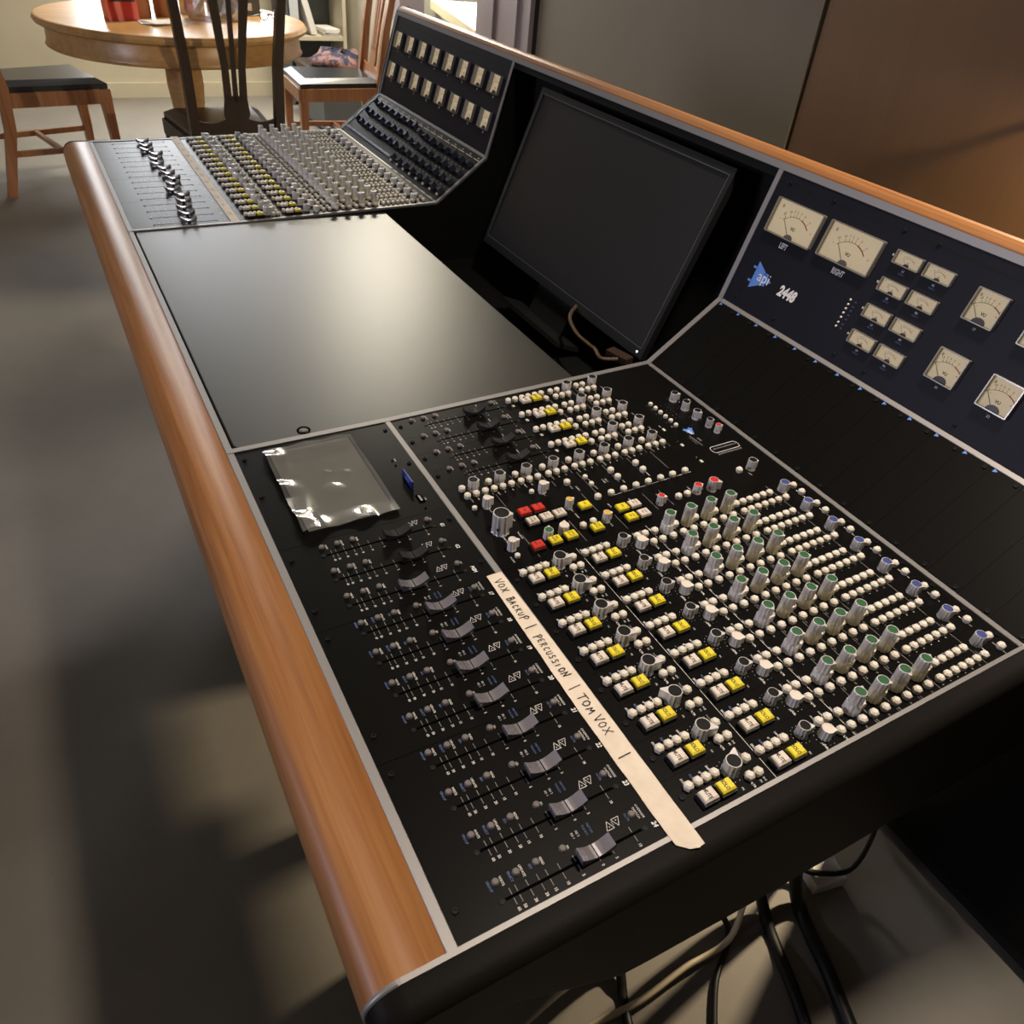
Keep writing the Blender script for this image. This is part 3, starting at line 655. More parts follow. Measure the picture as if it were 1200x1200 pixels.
# printed graphics of the master section
for s, a, b in ((144.2, -366, -330), (157.8, -318, -291.5), (105, -330, -293), (198.2, -404, -367), (235, -404, -367), (271, -404, -366), (161.5, -404, -352), (124.5, -400, -390), (46, -330, -292), (53, -404, -380), (210, -336, -305), (232, -335, -305)):
    prC.line(a, s, b, s, 0.4, 'print_grey')
prC.line(-348.4, 174, -348.4-0.2, 292, 0.4)
for t, x, s in (('MONITOR', -331, 26), ('TALKBACK', -331, 44), ('CONTROL ROOM', -364, 50), ('PHONES', -300, 18), ('SOURCE', -376, 146), ('EXT 1', -384, 167), ('EXT 2', -369, 167), ('CUE A', -344, 118), ('CUE B', -306, 145), ('STEREO', -376, 182),
                ('INPUT', -376, 186), ('SUM', -366, 204), ('GROUP', -366, 240), ('LINK', -333, 190), ('COMPRESSOR', -322, 225), ('THRESH', -322, 268), ('RATIO', -318, 283), ('STUDIO', -334, 118), ('METER', -334, 162), ('LAMP', -315, 358),
                ('SLATE', -381, 34), ('OSC', -381, 104), ('SOLO', -381, 140), ('DIM', -369, 64), ('LEVEL', -330, 34)):
    prC.text(t, x, s, 2.6, sx=0.95)
def logo(P, x, s, k, rot=0.0, m='logo_blue', text=True, z=0.13):
    """the triangle emblem with its small leads and lower-case letters"""
    c, q = math.cos(rot), math.sin(rot)
    def r(a, b): return (x+k*(a*c-b*q), s+k*(a*q+b*c))
    P.fill([r(-0.46, -0.54), r(0.52, 0.0), r(-0.46, 0.54)], m, z)
    for a, b, a2, b2 in ((-0.64, -0.27, -0.40, -0.27), (-0.64, 0.27, -0.40, 0.27), (0.0, 0.20, 0.26, 0.20), (0.0, -0.20, 0.26, -0.20)):
        P.line(*r(a, b), *r(a2, b2), 0.09*k, m, z)
    if text: P.text('api', *r(0.08, -0.12), 0.62*k, 'print_white', rot, 0.95, 0.0, 0.1, z+0.06)
logo(prC, -420.5, 349, 15, 0.0, 'logo_blue')
prC.text('2500', -401, 348.5, 4, 'print_grey', bold=0.01); prC.line(-413, 341.4, -388, 343, 0.8, 'print_grey')
prC.text('STEREO COMPRESSOR', -401, 338.5, 1.7, 'print_grey')
for k in range(6): prC.text(('1', '2', '3', 'L', 'R', 'ON')[k], -495.5+11.25*k, 333.5, 2.2)
for x in (-492.7, -468, -443.6):
    for q in range(9): a = 2*PI*q/11-0.6; prC.disc(x+8.6*math.cos(a), 377+8.6*math.sin(a), 0.12, 0.4, 5, 'print_white')
for q in range(12): prC.text(str(q % 5), -488+6.5*(q % 6), 352+7*(q//6), 2.0)
prC.poly(rrect(-380.5, -367.5, 346.5, 389.5, 4.5, 3), 0.7, 'print_white', closed=True)
for q in range(13): prC.line(-376.5, 351.5+2.9*q, -374.2, 351.5+2.9*q, 0.5); prC.line(-365.0, 350+3*q, -362.6, 350+3*q, 0.5)
for x in (-398.8, -360.7, -437): part('indicator_lamp', MB().bbox(-2.6, 2.6, -1.5, 1.5, 0, 1.2, 0.3, 'button_ivory'), None, on(1, x, 318.4))
for x, t in ((-408, 'L'), (-370, 'R'), (-446, 'SUM')): prC.text(t, x, 318.4, 2.5)
tag(put('legend_print', prC, cpN[8], SEG[1]), kind='stuff')

# ---- near rack panels: emblem on every blank slot, screws
prR = Print()
for i, o in enumerate(rackN):
    x = X1N+(i+0.5)*37.86
    logo(prR, x-13.6, 135.4, 4.6, 0, 'logo_blue', False)
    part('screw', SCREW, None, on(2, x+13.2, 133)); part('screw', SCREW, None, on(2, x+13.2, 6.8))
tag(put('legend_print', prR, rackN[8], SEG[2]), kind='stuff')

# ---- meters
def vu(seg, x0, x1, s0, s1, big=True, dep=6.0, name='vu_meter', nums=True):
    w, h = x1-x0, s1-s0; M = on(seg, x0, s0)
    k = ('vu', round(w, 1), round(h, 1), nums)
    if k not in kcache:
        b = MB(); t = 1.6 if big else 1.3; r = 2.0 if big else 1.2
        o0 = rrect(0, w, 0, h, r, 2); i0 = rrect(t, w-t, t, h-t, r*0.6, 2)
        b.rings([[(a, c, 0) for a, c in o0], [(a, c, dep) for a, c in o0], [(a, c, dep) for a, c in i0], [(a, c, 0.6) for a, c in i0]], 'meter_bezel', True, False)
        f = Print(); f.fill([(t, t), (w-t, t), (w-t, h-t), (t, h-t)], 'meter_face', 0.8)
        sc = Print(); cxm, cym, ra = w*0.5, h*0.02, h*0.62
        a0, a1 = math.radians(137), math.radians(43)
        pts = [(cxm+ra*1.08*math.cos(a0+(a1-a0)*i/14), cym+ra*math.sin(a0+(a1-a0)*i/14)) for i in range(15)]
        sc.poly(pts[:10], h*0.012, 'ink_brown', 0.9); sc.poly(pts[9:], h*0.03, 'ink_red', 0.9)
        if nums:
            for fr, lab in ((0.10, '20'), (0.26, '10'), (0.36, '7'), (0.44, '5'), (0.54, '3'), (0.67, '0'), (0.86, '3')):
                a = a0+(a1-a0)*fr; p = (cxm+ra*1.08*math.cos(a), cym+ra*math.sin(a)); q = (cxm+ra*1.22*math.cos(a), cym+ra*1.13*math.sin(a))
                sc.line(*p, *q, h*0.012, 'ink_red' if fr > 0.66 else 'ink_brown', 0.9)
                sc.text(lab, cxm+ra*1.33*math.cos(a), cym+ra*1.23*math.sin(a), h*0.10, 'ink_red' if fr > 0.66 else 'ink_brown', a-PI/2, z=0.9)
            sc.text('VU', w*0.5, h*0.32, h*0.13, 'ink_black', bold=0.03, z=0.9); sc.text('-', w*0.17, h*0.46, h*0.14, 'ink_brown', z=0.9); sc.text('+', w*0.86, h*0.40, h*0.12, 'ink_red', z=0.9)
            sc.text('B', w*0.13, h*0.80, h*0.13, 'ink_brown', z=0.9)
        a = math.radians(131)
        nd = Print(); nd.line(cxm+ra*0.25*math.cos(a), cym+ra*0.25*math.sin(a), cxm+ra*1.1*math.cos(a), cym+ra*1.02*math.sin(a), h*0.014, 'ink_black', 1.6)
        cv = MB(); n = 10; rc = h*0.17 if not big else h*0.12
        ring = [(cxm+rc*1.25*math.cos(PI*i/n), t+rc*math.sin(PI*i/n), 1.0) for i in range(n+1)]; cv.rings([ring, [(p[0], p[1], 2.6) for p in ring]], 'meter_cover_dark' if not big else 'meter_bezel')
        gl = MB().add([(t*0.6, t*0.6, dep-0.6), (w-t*0.6, t*0.6, dep-0.6), (w-t*0.6, h-t*0.6, dep-0.6), (t*0.6, h-t*0.6, dep-0.6)], [(0, 1, 2, 3)], 'meter_glass')
        kcache[k] = [b.mesh('vu_meter'), f.mesh('dial'), sc.mesh('dial_scale'), nd.mesh('needle'), cv.mesh('pivot_cover'), gl.mesh('glass')]
    ms = kcache[k]; o = part(name, ms[0], None, M)
    for n_, me in zip(('dial', 'dial_scale', 'needle', 'pivot_cover', 'glass'), ms[1:]): put(n_, me, o, M)
    return o
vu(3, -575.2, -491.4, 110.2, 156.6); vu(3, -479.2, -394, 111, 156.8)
prM = Print()
prM.text('LEFT', -534.8, 101.2, 10.2, bold=0.04, sx=0.66); prM.text('RIGHT', -437, 102.2, 10.2, bold=0.04, sx=0.66)
logo(prM, -543.5, 52.3, 35, 0.0, 'logo_blue', False)
prM.text('api', -540.5, 51.5, 21, bold=-0.004, sx=0.95, z=0.2); prM.text('2448', -492.4, 50.4, 19.5, bold=0.05, shear=0.2, sx=0.78)
rows = ((139, 155.3), (104.9, 121.4), (70.6, 87.4), (36.2, 53.2))
for r_, (a, b) in enumerate(rows):
    for cc, x in enumerate((-374.5, -331.2)):
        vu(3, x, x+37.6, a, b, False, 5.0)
        prM.text('L%d' % (r_+1) if cc == 0 else 'R%d' % (r_+1), x+18, a-4.6, 3.4, bold=0.03); prM.text('AUX %d' % (2*r_+1+cc), x+18, a-8.4, 3.0, 'print_blue', bold=0.02)
    prM.text('R%d' % (r_+1), -378.6, (a+b)/2, 3.6, bold=0.03)
for k in range(5):
    s = (80.6, 74.6, 69.0, 63.2, 57.4)[k]; part('indicator_lamp', MB().lathe([(1.5, 0), (1.5, 1), (0.8, 1.8)], 8, 'button_ivory'), None, on(3, -400, s)); prM.text('-%d0' % (k+1), -392.5, s, 2.8, 'print_blue')
for k in range(2):
    s = (50.6, 45.2)[k]; part('indicator_lamp', MB().lathe([(1.5, 0), (1.5, 1), (0.8, 1.8)], 8, 'button_ivory'), None, on(3, -400, s)); prM.text('PK', -392.5, s, 2.8, 'print_blue')
for i in range(4):
    for a in (45, 117): vu(3, -262+68*i, -224+68*i, a, a+37, False, 6.0); prM.text(str(17+i+(0 if a > 100 else 4)), -243+68*i, a-5.5, 4, bold=0.02)
tag(put('legend_print', prM, mpN, SEG[3]), kind='stuff')
for x in (-572, -493.5, -382, -333, -200, -10):
    part('screw', SCREW, None, on(3, x, 13.4)); part('screw', SCREW, None, on(3, x, 175))

# ---- far module (channels 1 to 16): same strips, seen small
prC2 = Print()
capF = [106, 108, 104, 118, 110.5, 107.5, 116, 117.5, 121.5, 114, 106, 118.5, 114, 107, 106, 102]
for c in range(1, 17):
    x = ffx(c); slot(0, x, 40, 152)
    part('fader_cap', FC['fader_silver'], None, on(0, x, capF[c-1]))
    for s in (42, 50, 58, 66, 74): prC2.line(x-11, s, x-7, s, 1.4, 'print_grey')
    for s in (47, 60, 76, 99, 128): prC2.line(x+6, s, x+9, s, 1.2, 'print_grey')
    prC2.text(str(c), x, 168, 5)
    channel(x, False, None, False)
tag(put('legend_print', prC2, fpF[2], SEG[0]), kind='stuff')
vw = 37
for i in range(8):
    for a in (46.8, 117.0):
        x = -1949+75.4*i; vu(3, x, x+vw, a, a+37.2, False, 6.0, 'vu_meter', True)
        part('meter_shade_bar', MB().box(x-17, x-9, a, a+37.2, 0, 1.0, 'meter_bezel'), None, SEG[3])
prF2 = Print()
for i in range(8):
    for r_, a in enumerate((111.5, 41.5)): prF2.text(str(i+1+8*r_), -1949+75.4*i+vw/2, a, 5.5, bold=0.03)
tag(put('legend_print', prF2, mpF, SEG[3]), kind='stuff')
prQ = Print()
for i in range(16):
    x = ffx(i+1)+3
    left = i < 8
    for s in ((50.5, 84, 115.5) if left else (24.5, 52.3, 79.6, 108.5)): knob('rack_knob', 2, x, s, 6.4, 12, 'knob_dark', 'cap_black' if not left else 'cap_blue', 1.3, 1.0+i, n=12)
    if left: part('rack_switch_row', MB().bbox(x-17, x+17, 17.5, 22.0, 0, 4.5, 0.5, 'cloth_pale'), None, SEG[2])
    else: part('push_button', FLAT, None, on(2, x-4.5, 14.5))
    prQ.text('550', x, 131, 4.5, 'meter_face'); prQ.line(x-15, 126, x+15, 126, 1.0, 'meter_face')
    for s in ((66, 100) if left else (38, 66, 94)): prQ.line(x-14, s, x-7, s, 1.2, 'print_grey'); prQ.line(x+7, s, x+14, s, 1.2, 'print_grey')
tag(put('legend_print', prQ, rackF[9], SEG[2]), kind='stuff')

# ---- the ivory push buttons: the 300 nearest as parts, the rest as one part
camp = cam.matrix_world.translation
HEXES.sort(key=lambda q: (on(*q).translation-camp).length)
for q in HEXES[:296]: part('push_button_cap', HEX, None, on(*q))
rest = hex_mesh(); acc = MB()
for q in HEXES[296:]:
    M = on(*q); acc.add([M @ (Vector(v)*MM) for v in rest.v], rest.f, 'button_ivory')
tag(put('push_button_caps', acc.mesh('push_button_caps', 1.0), console, Matrix()), None, None, None, 'stuff')

# ------------------------------------------------------------------ monitor in the centre
ctr = Vector((-978, 0, 0))
bot = Vector((0, 666.6, -41.7)); topv = Vector((0, 777.0, 248.6)); t = (topv-bot).normalized(); n = Vector((0, -t.z, t.y))
MM4 = BASE @ Matrix(((1, 0, 0, -0.965), (0, t.y, n.y, bot.y*MM), (0, t.z, n.z, bot.z*MM), (0, 0, 0, 1)))
MH = (topv-bot).length
mon = tag(put('computer_monitor', None, None, MM4), 'switched-off black flat monitor standing between the two console modules', 'monitor'); mon.empty_display_size = 0.1
put('housing', MB().box(-282.5, 282.5, 0, MH, -8, -1, 'monitor_black').box(-200, 200, 50, MH-60, -30, -8, 'monitor_black'), mon, MM4)
bz_ = MB(); o0 = [(-282.5, 0), (282.5, 0), (282.5, MH), (-282.5, MH)]; i0 = [(-273, 16), (273, 16), (273, MH-11), (-273, MH-11)]
bz_.rings([[(a, b, -1) for a, b in o0], [(a, b, 4) for a, b in o0], [(a, b, 4) for a, b in i0], [(a, b, 0.5) for a, b in i0]], 'monitor_black', False, False)
put('bezel', bz_, mon, MM4)
put('screen', MB().add([(-273, 16, 0.6), (273, 16, 0.6), (273, MH-11, 0.6), (-273, MH-11, 0.6)], [(0, 1, 2, 3)], 'screen'), mon, MM4)
put('bezel_edge', Print().poly([(-273, 16), (273, 16), (273, MH-11), (-273, MH-11)], 1.0, 'cabinet_grey', 4.1, True), mon, MM4)
put('power_light', MB().lathe([(1.6, 0), (1.6, 1), (0.6, 1.5)], 10, 'led_white'), mon, MM4 @ T(268, 8, 4))
put('stand', MB().box(-60, 60, -60, 70, -22, -8.2, 'monitor_black').box(-110, 110, -66, -58, -50, 30, 'monitor_black'), mon, MM4)

# ------------------------------------------------------------------ tape with handwriting
LET = {'V': [[(0, 1), (.45, 0), (.9, 1.05)]], 'O': [[(.4, .85), (.1, .7), (.05, .3), (.3, 0), (.7, .15), (.75, .6), (.4, .85)]], 'X': [[(0, .9), (.8, 0)], [(.85, .95), (0, .05)]],
       'B': [[(.1, 0), (.15, 1)], [(.0, .95), (.6, 1.0), (.65, .65), (.15, .5), (.75, .4), (.7, .05), (.0, .0)]], 'A': [[(0, 0), (.4, .8), (.7, 0)], [(.15, .3), (.65, .3)]],
       'C': [[(.65, .65), (.3, .75), (.05, .4), (.25, .02), (.7, .1)]], 'K': [[(.1, 0), (.1, .8)], [(.65, .75), (.15, .35), (.75, 0)]], 'U': [[(.05, .75), (.1, .1), (.4, 0), (.65, .15), (.7, .75)]],
       'P': [[(.1, -.15), (.15, .9)], [(0, .8), (.5, 1.0), (.85, .75), (.6, .45), (.15, .4)]], 'E': [[(.6, .85), (.1, .75), (.1, .05), (.65, .1)], [(.1, .42), (.5, .45)]],
       'R': [[(.1, 0), (.1, .8)], [(0, .75), (.5, .85), (.6, .55), (.15, .4), (.7, 0)]], 'S': [[(.6, .7), (.25, .75), (.1, .5), (.55, .3), (.45, .02), (.0, .05)]],
       'I': [[(.2, .6), (.2, .05)]], 'N': [[(.0, 0), (.1, .85), (.7, .05), (.8, 1.05)]], 'T': [[(0, .9), (1.1, 1.0)], [(.5, .95), (.45, 0)]], 'M': [[(0, 0), (.15, .75), (.4, .3), (.65, .75), (.8, 0)]],
       '|': [[(0.1, -.25), (0.0, 1.15)]]}
def write(P, txt, x0, x1, base, size, w=0.95, m='ink_black'):
    n = len(txt); st = (x1-x0)/n
    for i, ch in enumerate(txt):
        if ch == ' ': continue
        for k in LET[ch]:
            pts = [(x0+i*st+a*st*0.82+random.uniform(-.15, .15), base+b*size+random.uniform(-.2, .2)+0.25*(i % 2)) for a, b in k]
            P.poly(pts, w, m)
            for a in pts: P.disc(a[0], a[1], P.h, w/2, 6, m)
tape = MB(); N = 46; up = []; lo = []
for i in range(N+1):
    x = -288.6+(28.5+288.6)*i/N
    a = 174.9+(171.4-174.9)*min(1, i/26)+random.uniform(-.15, .15); b = 191.8+0.02*i+random.uniform(-.12, .12)
    z = 1.15+0.25*math.sin(i*0.9)
    if x > 21: a += (x-21)*1.1; z += (x-21)*0.02
    lo.append((x, a, z)); up.append((x+(1.5 if i == N else 0), b, z))
lo.append((31.0, 187.0, 1.5)); up.append((30.4, 188.4, 1.5))
tape.rings([[p for p in lo], [(p[0], (p[1]+q[1])/2, p[2]+0.25) for p, q in zip(lo, up)], up], 'tape', False, False, closed=False)
tape.rings([[(p[0], p[1], p[2]-0.35) for p in up], [(p[0], p[1], p[2]-0.35) for p in lo]], 'tape', False, False, closed=False)
tp = tag(put('masking_tape', tape, None, SEG[0]), 'cream masking tape strip with handwritten track names along the near faders', 'tape')
for t_, a, b, base, sz in (('VOX', -279, -259, 178.5, 8.5), ('BACKUP', -252, -219, 178.0, 8.0), ('|', -211, -206, 178.3, 8.5), ('PERCUSSION', -198.5, -145, 178.0, 8.0), ('|', -133, -128, 177.5, 8.5), ('TOM', -124, -101, 177.5, 8.5), ('VOX', -99, -78, 178, 8.5), ('|', -57.5, -52, 178, 8.0)):
    hw = Print(); hw.h = 1.85; write(hw, t_, a, b, base, sz); put('handwritten_word' if t_ != '|' else 'ink_stroke', hw, tp, SEG[0])
ft = MB().bbox(-1999, X2F+2, 175.5, 192.5, 0.9, 1.3, 0.1, 'tape')
tp2 = tag(put('masking_tape', ft, None, SEG[0]), 'pale masking tape strip with faint marks along the far faders', 'tape')
for i in range(12):
    hw2 = Print(); hw2.h = 1.4; write(hw2, random.choice(('BO', 'XA', 'SN', 'TOM', 'AC', 'PI')), -1990+52*i, -1972+52*i, 180, 8, 1.3, 'print_grey'); put('handwritten_word', hw2, tp2, SEG[0])

# ------------------------------------------------------------------ protective film on the display
fm = MB(); NX, NY = 56, 40; vs = []
x0, x1, y0, y1 = -581.5, -418.8, 29.5, 136.5
for j in range(NY+1):
    for i in range(NX+1):
        u, v = i/NX, j/NY; x = x0+(x1-x0)*u; y = y0+(y1-y0)*v - 3.5*(1-v)*u*0
        dx = max(0.22-u, u-0.84, 0)/0.16; dy = max(0.30-v, v-0.80, 0)/0.20
        e = min(1.0, math.hypot(dx, dy)); e = e*e*(3-2*e)
        z = 0.5+e*(1.6+1.5*math.sin(9*u+3*v)*(0.4+0.6*(1-v))+0.9*math.sin(17*v+5*u))
        if v < 0.24: z += 6.0*((0.24-v)/0.24)**1.25*(0.25+0.75*max(0, math.sin(u*17-0.4)))*min(1, u*8+0.1)
        if u > 0.84: z += 5.5*((u-0.84)/0.16)**1.2*(0.3+0.7*max(0, math.sin(v*12+0.2)))
        for bx_, by_, br, bh in ((0.62, 0.50, 0.09, 1.1), (0.40, 0.52, 0.03, 0.5), (0.45, 0.72, 0.035, 0.5)):
            d = math.hypot(u-bx_, (v-by_)*0.7)/br
            if d < 1: z += bh*math.sqrt(1-d*d)
        vs.append((x, y, max(z, 0.4)))
fm.add(vs, [(j*(NX+1)+i, j*(NX+1)+i+1, (j+1)*(NX+1)+i+1, (j+1)*(NX+1)+i) for j in range(NY) for i in range(NX)], 'film', True)
tag(put('protective_film', fm, None, SEG[0]), 'crinkled clear protective film lying over the console display', 'plastic film')

# ------------------------------------------------------------------ cables, packet on the floor
def cable(name, pts, r, m, label, group='cables under the console'):
    out = []
    P = [Vector(p) for p in pts]; P = [P[0]]+P+[P[-1]]
    for i in range(1, len(P)-2):
        for k in range(8):
            t_ = k/8; a, b, c, d = P[i-1], P[i], P[i+1], P[i+2]
            out.append(0.5*((2*b)+(-a+c)*t_+(2*a-5*b+4*c-d)*t_*t_+(-a+3*b-3*c+d)*t_**3))
    out.append(P[-2])
    return tag(put(name, MB().tube(out, r, m, 8).mesh(name, 1.0)), label, 'cable', group)
cable('audio_cable', [(-0.10, 0.60, 0.50), (-0.085, 0.575, 0.16), (-0.06, 0.55, 0.02), (-0.06, 0.46, 0.012), (-0.055, 0.37, 0.010), (-0.06, 0.28, 0.010), (-0.04, 0.20, 0.010), (0.02, 0.12, 0.010)], 0.005, 'cable_white', 'cream cable curving over the floor under the near console end')
cable('audio_cable', [(-0.18, 0.62, 0.56), (-0.13, 0.68, 0.25), (-0.06, 0.70, 0.02), (0.05, 0.66, 0.015), (0.2, 0.60, 0.015)], 0.012, 'cable_black', 'thick black cable loom dropping beside the white packet')
cable('audio_cable', [(-0.20, 0.58, 0.56), (-0.14, 0.62, 0.2), (-0.07, 0.635, 0.016), (0.06, 0.585, 0.014), (0.2, 0.52, 0.014)], 0.010, 'cable_black', 'black cable lying left of the thick loom under the console')
cable('audio_cable', [(-0.16, 0.50, 0.56), (-0.12, 0.52, 0.15), (-0.07, 0.56, 0.010), (-0.02, 0.49, 0.008), (0.06, 0.42, 0.008)], 0.005, 'cable_black', 'thin black cable crossing the cream cable')
cable('audio_cable', [(-0.16, 0.40, 0.56), (-0.14, 0.38, 0.10), (-0.09, 0.36, 0.010), (-0.02, 0.33, 0.008), (0.1, 0.30, 0.008)], 0.008, 'cable_black', 'black cable under the front corner of the console end')
cable('audio_cable', [(-0.20, 0.80, 0.56), (-0.15, 0.82, 0.2), (-0.105, 0.740, 0.040), (-0.060, 0.765, 0.040), (-0.050, 0.825, 0.050), (-0.08, 0.85, 0.2), (-0.15, 0.88, 0.5)], 0.005, 'cable_black', 'thin black cable looped over the white packet')
pk = MB().bbox(-66, 66, -31, 31, 0, 26, 1.5, 'paper_white')
MP = Matrix.Translation((-0.112, 0.783, 0)) @ Matrix.Rotation(-0.2, 4, 'Z')
pko = tag(put('paper_packet', pk, None, MP), 'white packet with black lettering on the floor under the console', 'packet')
pt = Print(); pt.h = 26.2; pt.text('PART', 10, 22, 15, 'ink_black', 0, 1.1, 0.01); pt.poly([(28, -16), (28, 8)], 1.6, 'ink_black'); pt.poly([(28, -14), (14, -4)], 1.6, 'ink_black'); pt.poly([(10, -20), (44, -20)], 1.6, 'ink_black')
put('lettering', pt, pko, MP)
def bl(p): return (p[0]*MM, p[1]*MM, p[2]*MM+H)
mc = cable('monitor_cable', [bl((-900, 690, -30)), bl((-863, 640, -38)), bl((-808, 618, -42)), bl((-762, 614, -42)), bl((-743, 614, -42)), bl((-712, 606, -42)), bl((-700, 630, -42))], 0.0034, 'cable_brown', 'tan cable with a brown plug in the gap below the monitor', None)
put('plug', MB().bbox(-24, 20, -9, 9, -7, 7, 2, 'meter_cover_dark'), mc, Matrix.Translation(bl((-706, 640, -42))) @ Matrix.Rotation(0.25, 4, 'Z'))

pw = thing('rear_light_blocker', (0.125, 1.10, 0), 'black rack-shaped box added behind the near console end to shade the floor', 'rack'); PM = WORLD[pw.name]  # box added to block the wall lamp from the floor by the end cheek
put('blocker_case', MB().bbox(-.28, .28, -.15, .15, .02, .50, .008, 'body_black').mesh('blocker_case', 1.0), pw, PM)
for k in range(4): put('blocker_foot', MB().lathe([(.02, 0), (.02, .02)], 10, 'slot_black', ((-.24, .24)[k % 2], (-.11, .11)[k//2])).mesh('blocker_foot', 1.0), pw, PM)
put('blocker_front_panel', MB().bbox(-.26, .26, -.158, -.15, .05, .47, .002, 'panel_black').mesh('blocker_front_panel', 1.0), pw, PM)
# ------------------------------------------------------------------ low rack-shaped blocker, added out of view behind the operator's place to shade the floor
rk = thing('walkway_light_blocker', (-0.15, -1.05, 0), 'long low black rack-shaped box added out of view across the walkway to shade the floor', 'rack'); RM = WORLD[rk.name]
put('blocker_case', MB().bbox(-1.02, 1.2, -.25, .25, .03, .62, .01, 'body_black').mesh('blocker_case', 1.0), rk, RM)
put('blocker_plinth', MB().box(-1.0, 1.18, -.22, .22, 0, .03, 'body_black').mesh('blocker_plinth', 1.0), rk, RM)
for k in range(4): put('blocker_front_panel', MB().bbox(-.98+.54*k, -.98+.54*k+.50, .25, .258, .08, .58, .002, 'panel_black').mesh('blocker_front_panel', 1.0), rk, RM)
# ------------------------------------------------------------------ dining end of the room
def ring(r, z, n=48, c=(0, 0)): return [(c[0]+r*math.cos(2*PI*i/n), c[1]+r*math.sin(2*PI*i/n), z) for i in range(n)]
tb = thing('dining_table', (-4.0, 0.545, 0), 'round oak pedestal dining table with a deep apron', 'table')
TM = WORLD[tb.name]
def pp(name, mb, parent, M, scale=1.0): return put(name, mb.mesh(name, scale), parent, M)
pp('table_top', MB().rings([ring(.54, .725), ring(.555, .733), ring(.56, .745), ring(.552, .758), ring(.545, .76)], 'wood_oak', smooth=False), tb, TM)
pp('apron', MB().rings([ring(.525, .645), ring(.532, .650), ring(.525, .66), ring(.52, .725)], 'wood_oak', smooth=True), tb, TM)
pp('pedestal', MB().lathe([(.07, .10), (.09, .2), (.065, .35), (.08, .5), (.075, .65)], 20, 'wood_oak', smooth=True), tb, TM)
for k in range(4):
    a = PI/4+k*PI/2; c_, s_ = math.cos(a), math.sin(a)
    pp('foot', MB().prism([(0.05, 0.05), (0.40, 0.0), (0.46, 0.0), (0.46, 0.05), (0.25, 0.11), (0.05, 0.22)], -0.035, 0.035, 'wood_oak', 'y'), tb, TM @ Matrix.Rotation(a, 4, 'Z'))

def chair(name, loc, rz, woodm, label, dark):
    """chair facing local +x; back at local -x; metres"""
    o = thing(name, loc, label, 'chair', None, rz); M = WORLD[o.name]
    def p(n_, mb): return put(n_, mb.mesh(n_, 1.0), o, M)
    w0, w1 = .165, .20
    p('seat', MB().rings([[(-.02, -w0, .43), (.42, -w1, .43), (.42, w1, .43), (-.02, w0, .43)], [(-.02, -w0, .452), (.42, -w1, .452), (.42, w1, .452), (-.02, w0, .452)],
                          [(.02, -w0+.04, .472), (.385, -w1+.04, .472), (.385, w1-.04, .472), (.02, w0-.04, .472)]], 'leather_black'))
    p('seat_rail', MB().box(-.03, .0, -w0, w0, .37, .43, woodm).box(.40, .43, -w1, w1, .37, .43, woodm).obox((.2, -(w0+w1)/2, .40), (1, -.08, 0), (.08, 1, 0), (0, 0, 1), .215, .012, .03, woodm).obox((.2, (w0+w1)/2, .40), (1, .08, 0), (-.08, 1, 0), (0, 0, 1), .215, .012, .03, woodm))
    for s in (-1, 1):
        y = s*w0
        rs = []
        for x, yy, z, hw, hd in ((-.10, y, 0, .016, .018), (-.03, y, .28, .018, .022), (-.015, y, .45, .018, .022), (-.05, y*1.04, .70, .017, .018), (-.12, y*1.22, 1.05, .016, .015)):
            rs.append([(x-hd, yy-hw, z), (x+hd, yy-hw, z), (x+hd, yy+hw, z), (x-hd, yy+hw, z)])
        p('back_post', MB().rings(rs, woodm))
        y = s*(w1-.015); rs = []
        for x, yy, z, hw in ((.405, y, 0, .014), (.41, y, .2, .018), (.405, y, .37, .022), (.405, y, .43, .022)):
            rs.append([(x-hw, yy-hw, z), (x+hw, yy-hw, z), (x+hw, yy+hw, z), (x-hw, yy+hw, z)])
        p('leg', MB().rings(rs, woodm))
        p('side_stretcher', MB().obox((.17, s*(w0+.012), .18), (1, s*.05, 0), (-s*.05, 1, 0), (0, 0, 1), .24, .009, .012, woodm))
    p('cross_stretcher', MB().box(.15, .17, -w0-.01, w0+.01, .172, .192, woodm))
    xb = lambda z: -.015-(z-.45)*.176
    def plank(poly, th=.012):
        vs = [(xb(z)-th/2, y, z) for y, z in poly]; v2 = [(xb(z)+th/2, y, z) for y, z in poly]; return MB().rings([vs[::-1], v2[::-1]][::-1] if False else [vs, v2], woodm)
    p('lower_rail', plank([(-w0, .43), (w0, .43), (w0, .515)]+[(w0-.012-.085*(1-math.cos(a))*0-.11*(i/6), .515-.012*math.sin(PI*i/6)) for i, a in enumerate([0]*7)]+[(.05, .53), (.042, .60), (-.042, .60), (-.05, .53)]+[(-w0+.122-.11*(i/6), .515-.012*math.sin(PI*i/6)) for i in range(7)]+[(-w0, .515)]))
    for a, b, wa, wb in ((-.029, -.062, .014, .018), (0, 0, .009, .009), (.029, .062, .014, .018)):
        p('back_slat', plank([(a-wa, .58), (a+wa, .58), (a*1.1+wa*.9, .70), (b+wb, 1.0), (b-wb, 1.0), (a*1.1-wa*.9, .70)]))
    p('top_rail', plank([(-w1*1.02, .98), (w1*1.02, .98), (w1*1.06, 1.04), (.1, 1.075), (-.1, 1.075), (-w1*1.06, 1.04)], .02))
    return o
chair('dining_chair', (-3.27, 0.60, 0), PI+0.03, 'wood_dark', 'dark wooden dining chair with fanned back slats pushed up to the round table', True)['group'] = 'dining chairs around the table'
chair('dining_chair', (-4.38, 1.565, 0), -PI/2-0.06, 'wood_chair', 'reddish wooden dining chair with shiny black seat beside the bookcase', False)['group'] = 'dining chairs around the table'
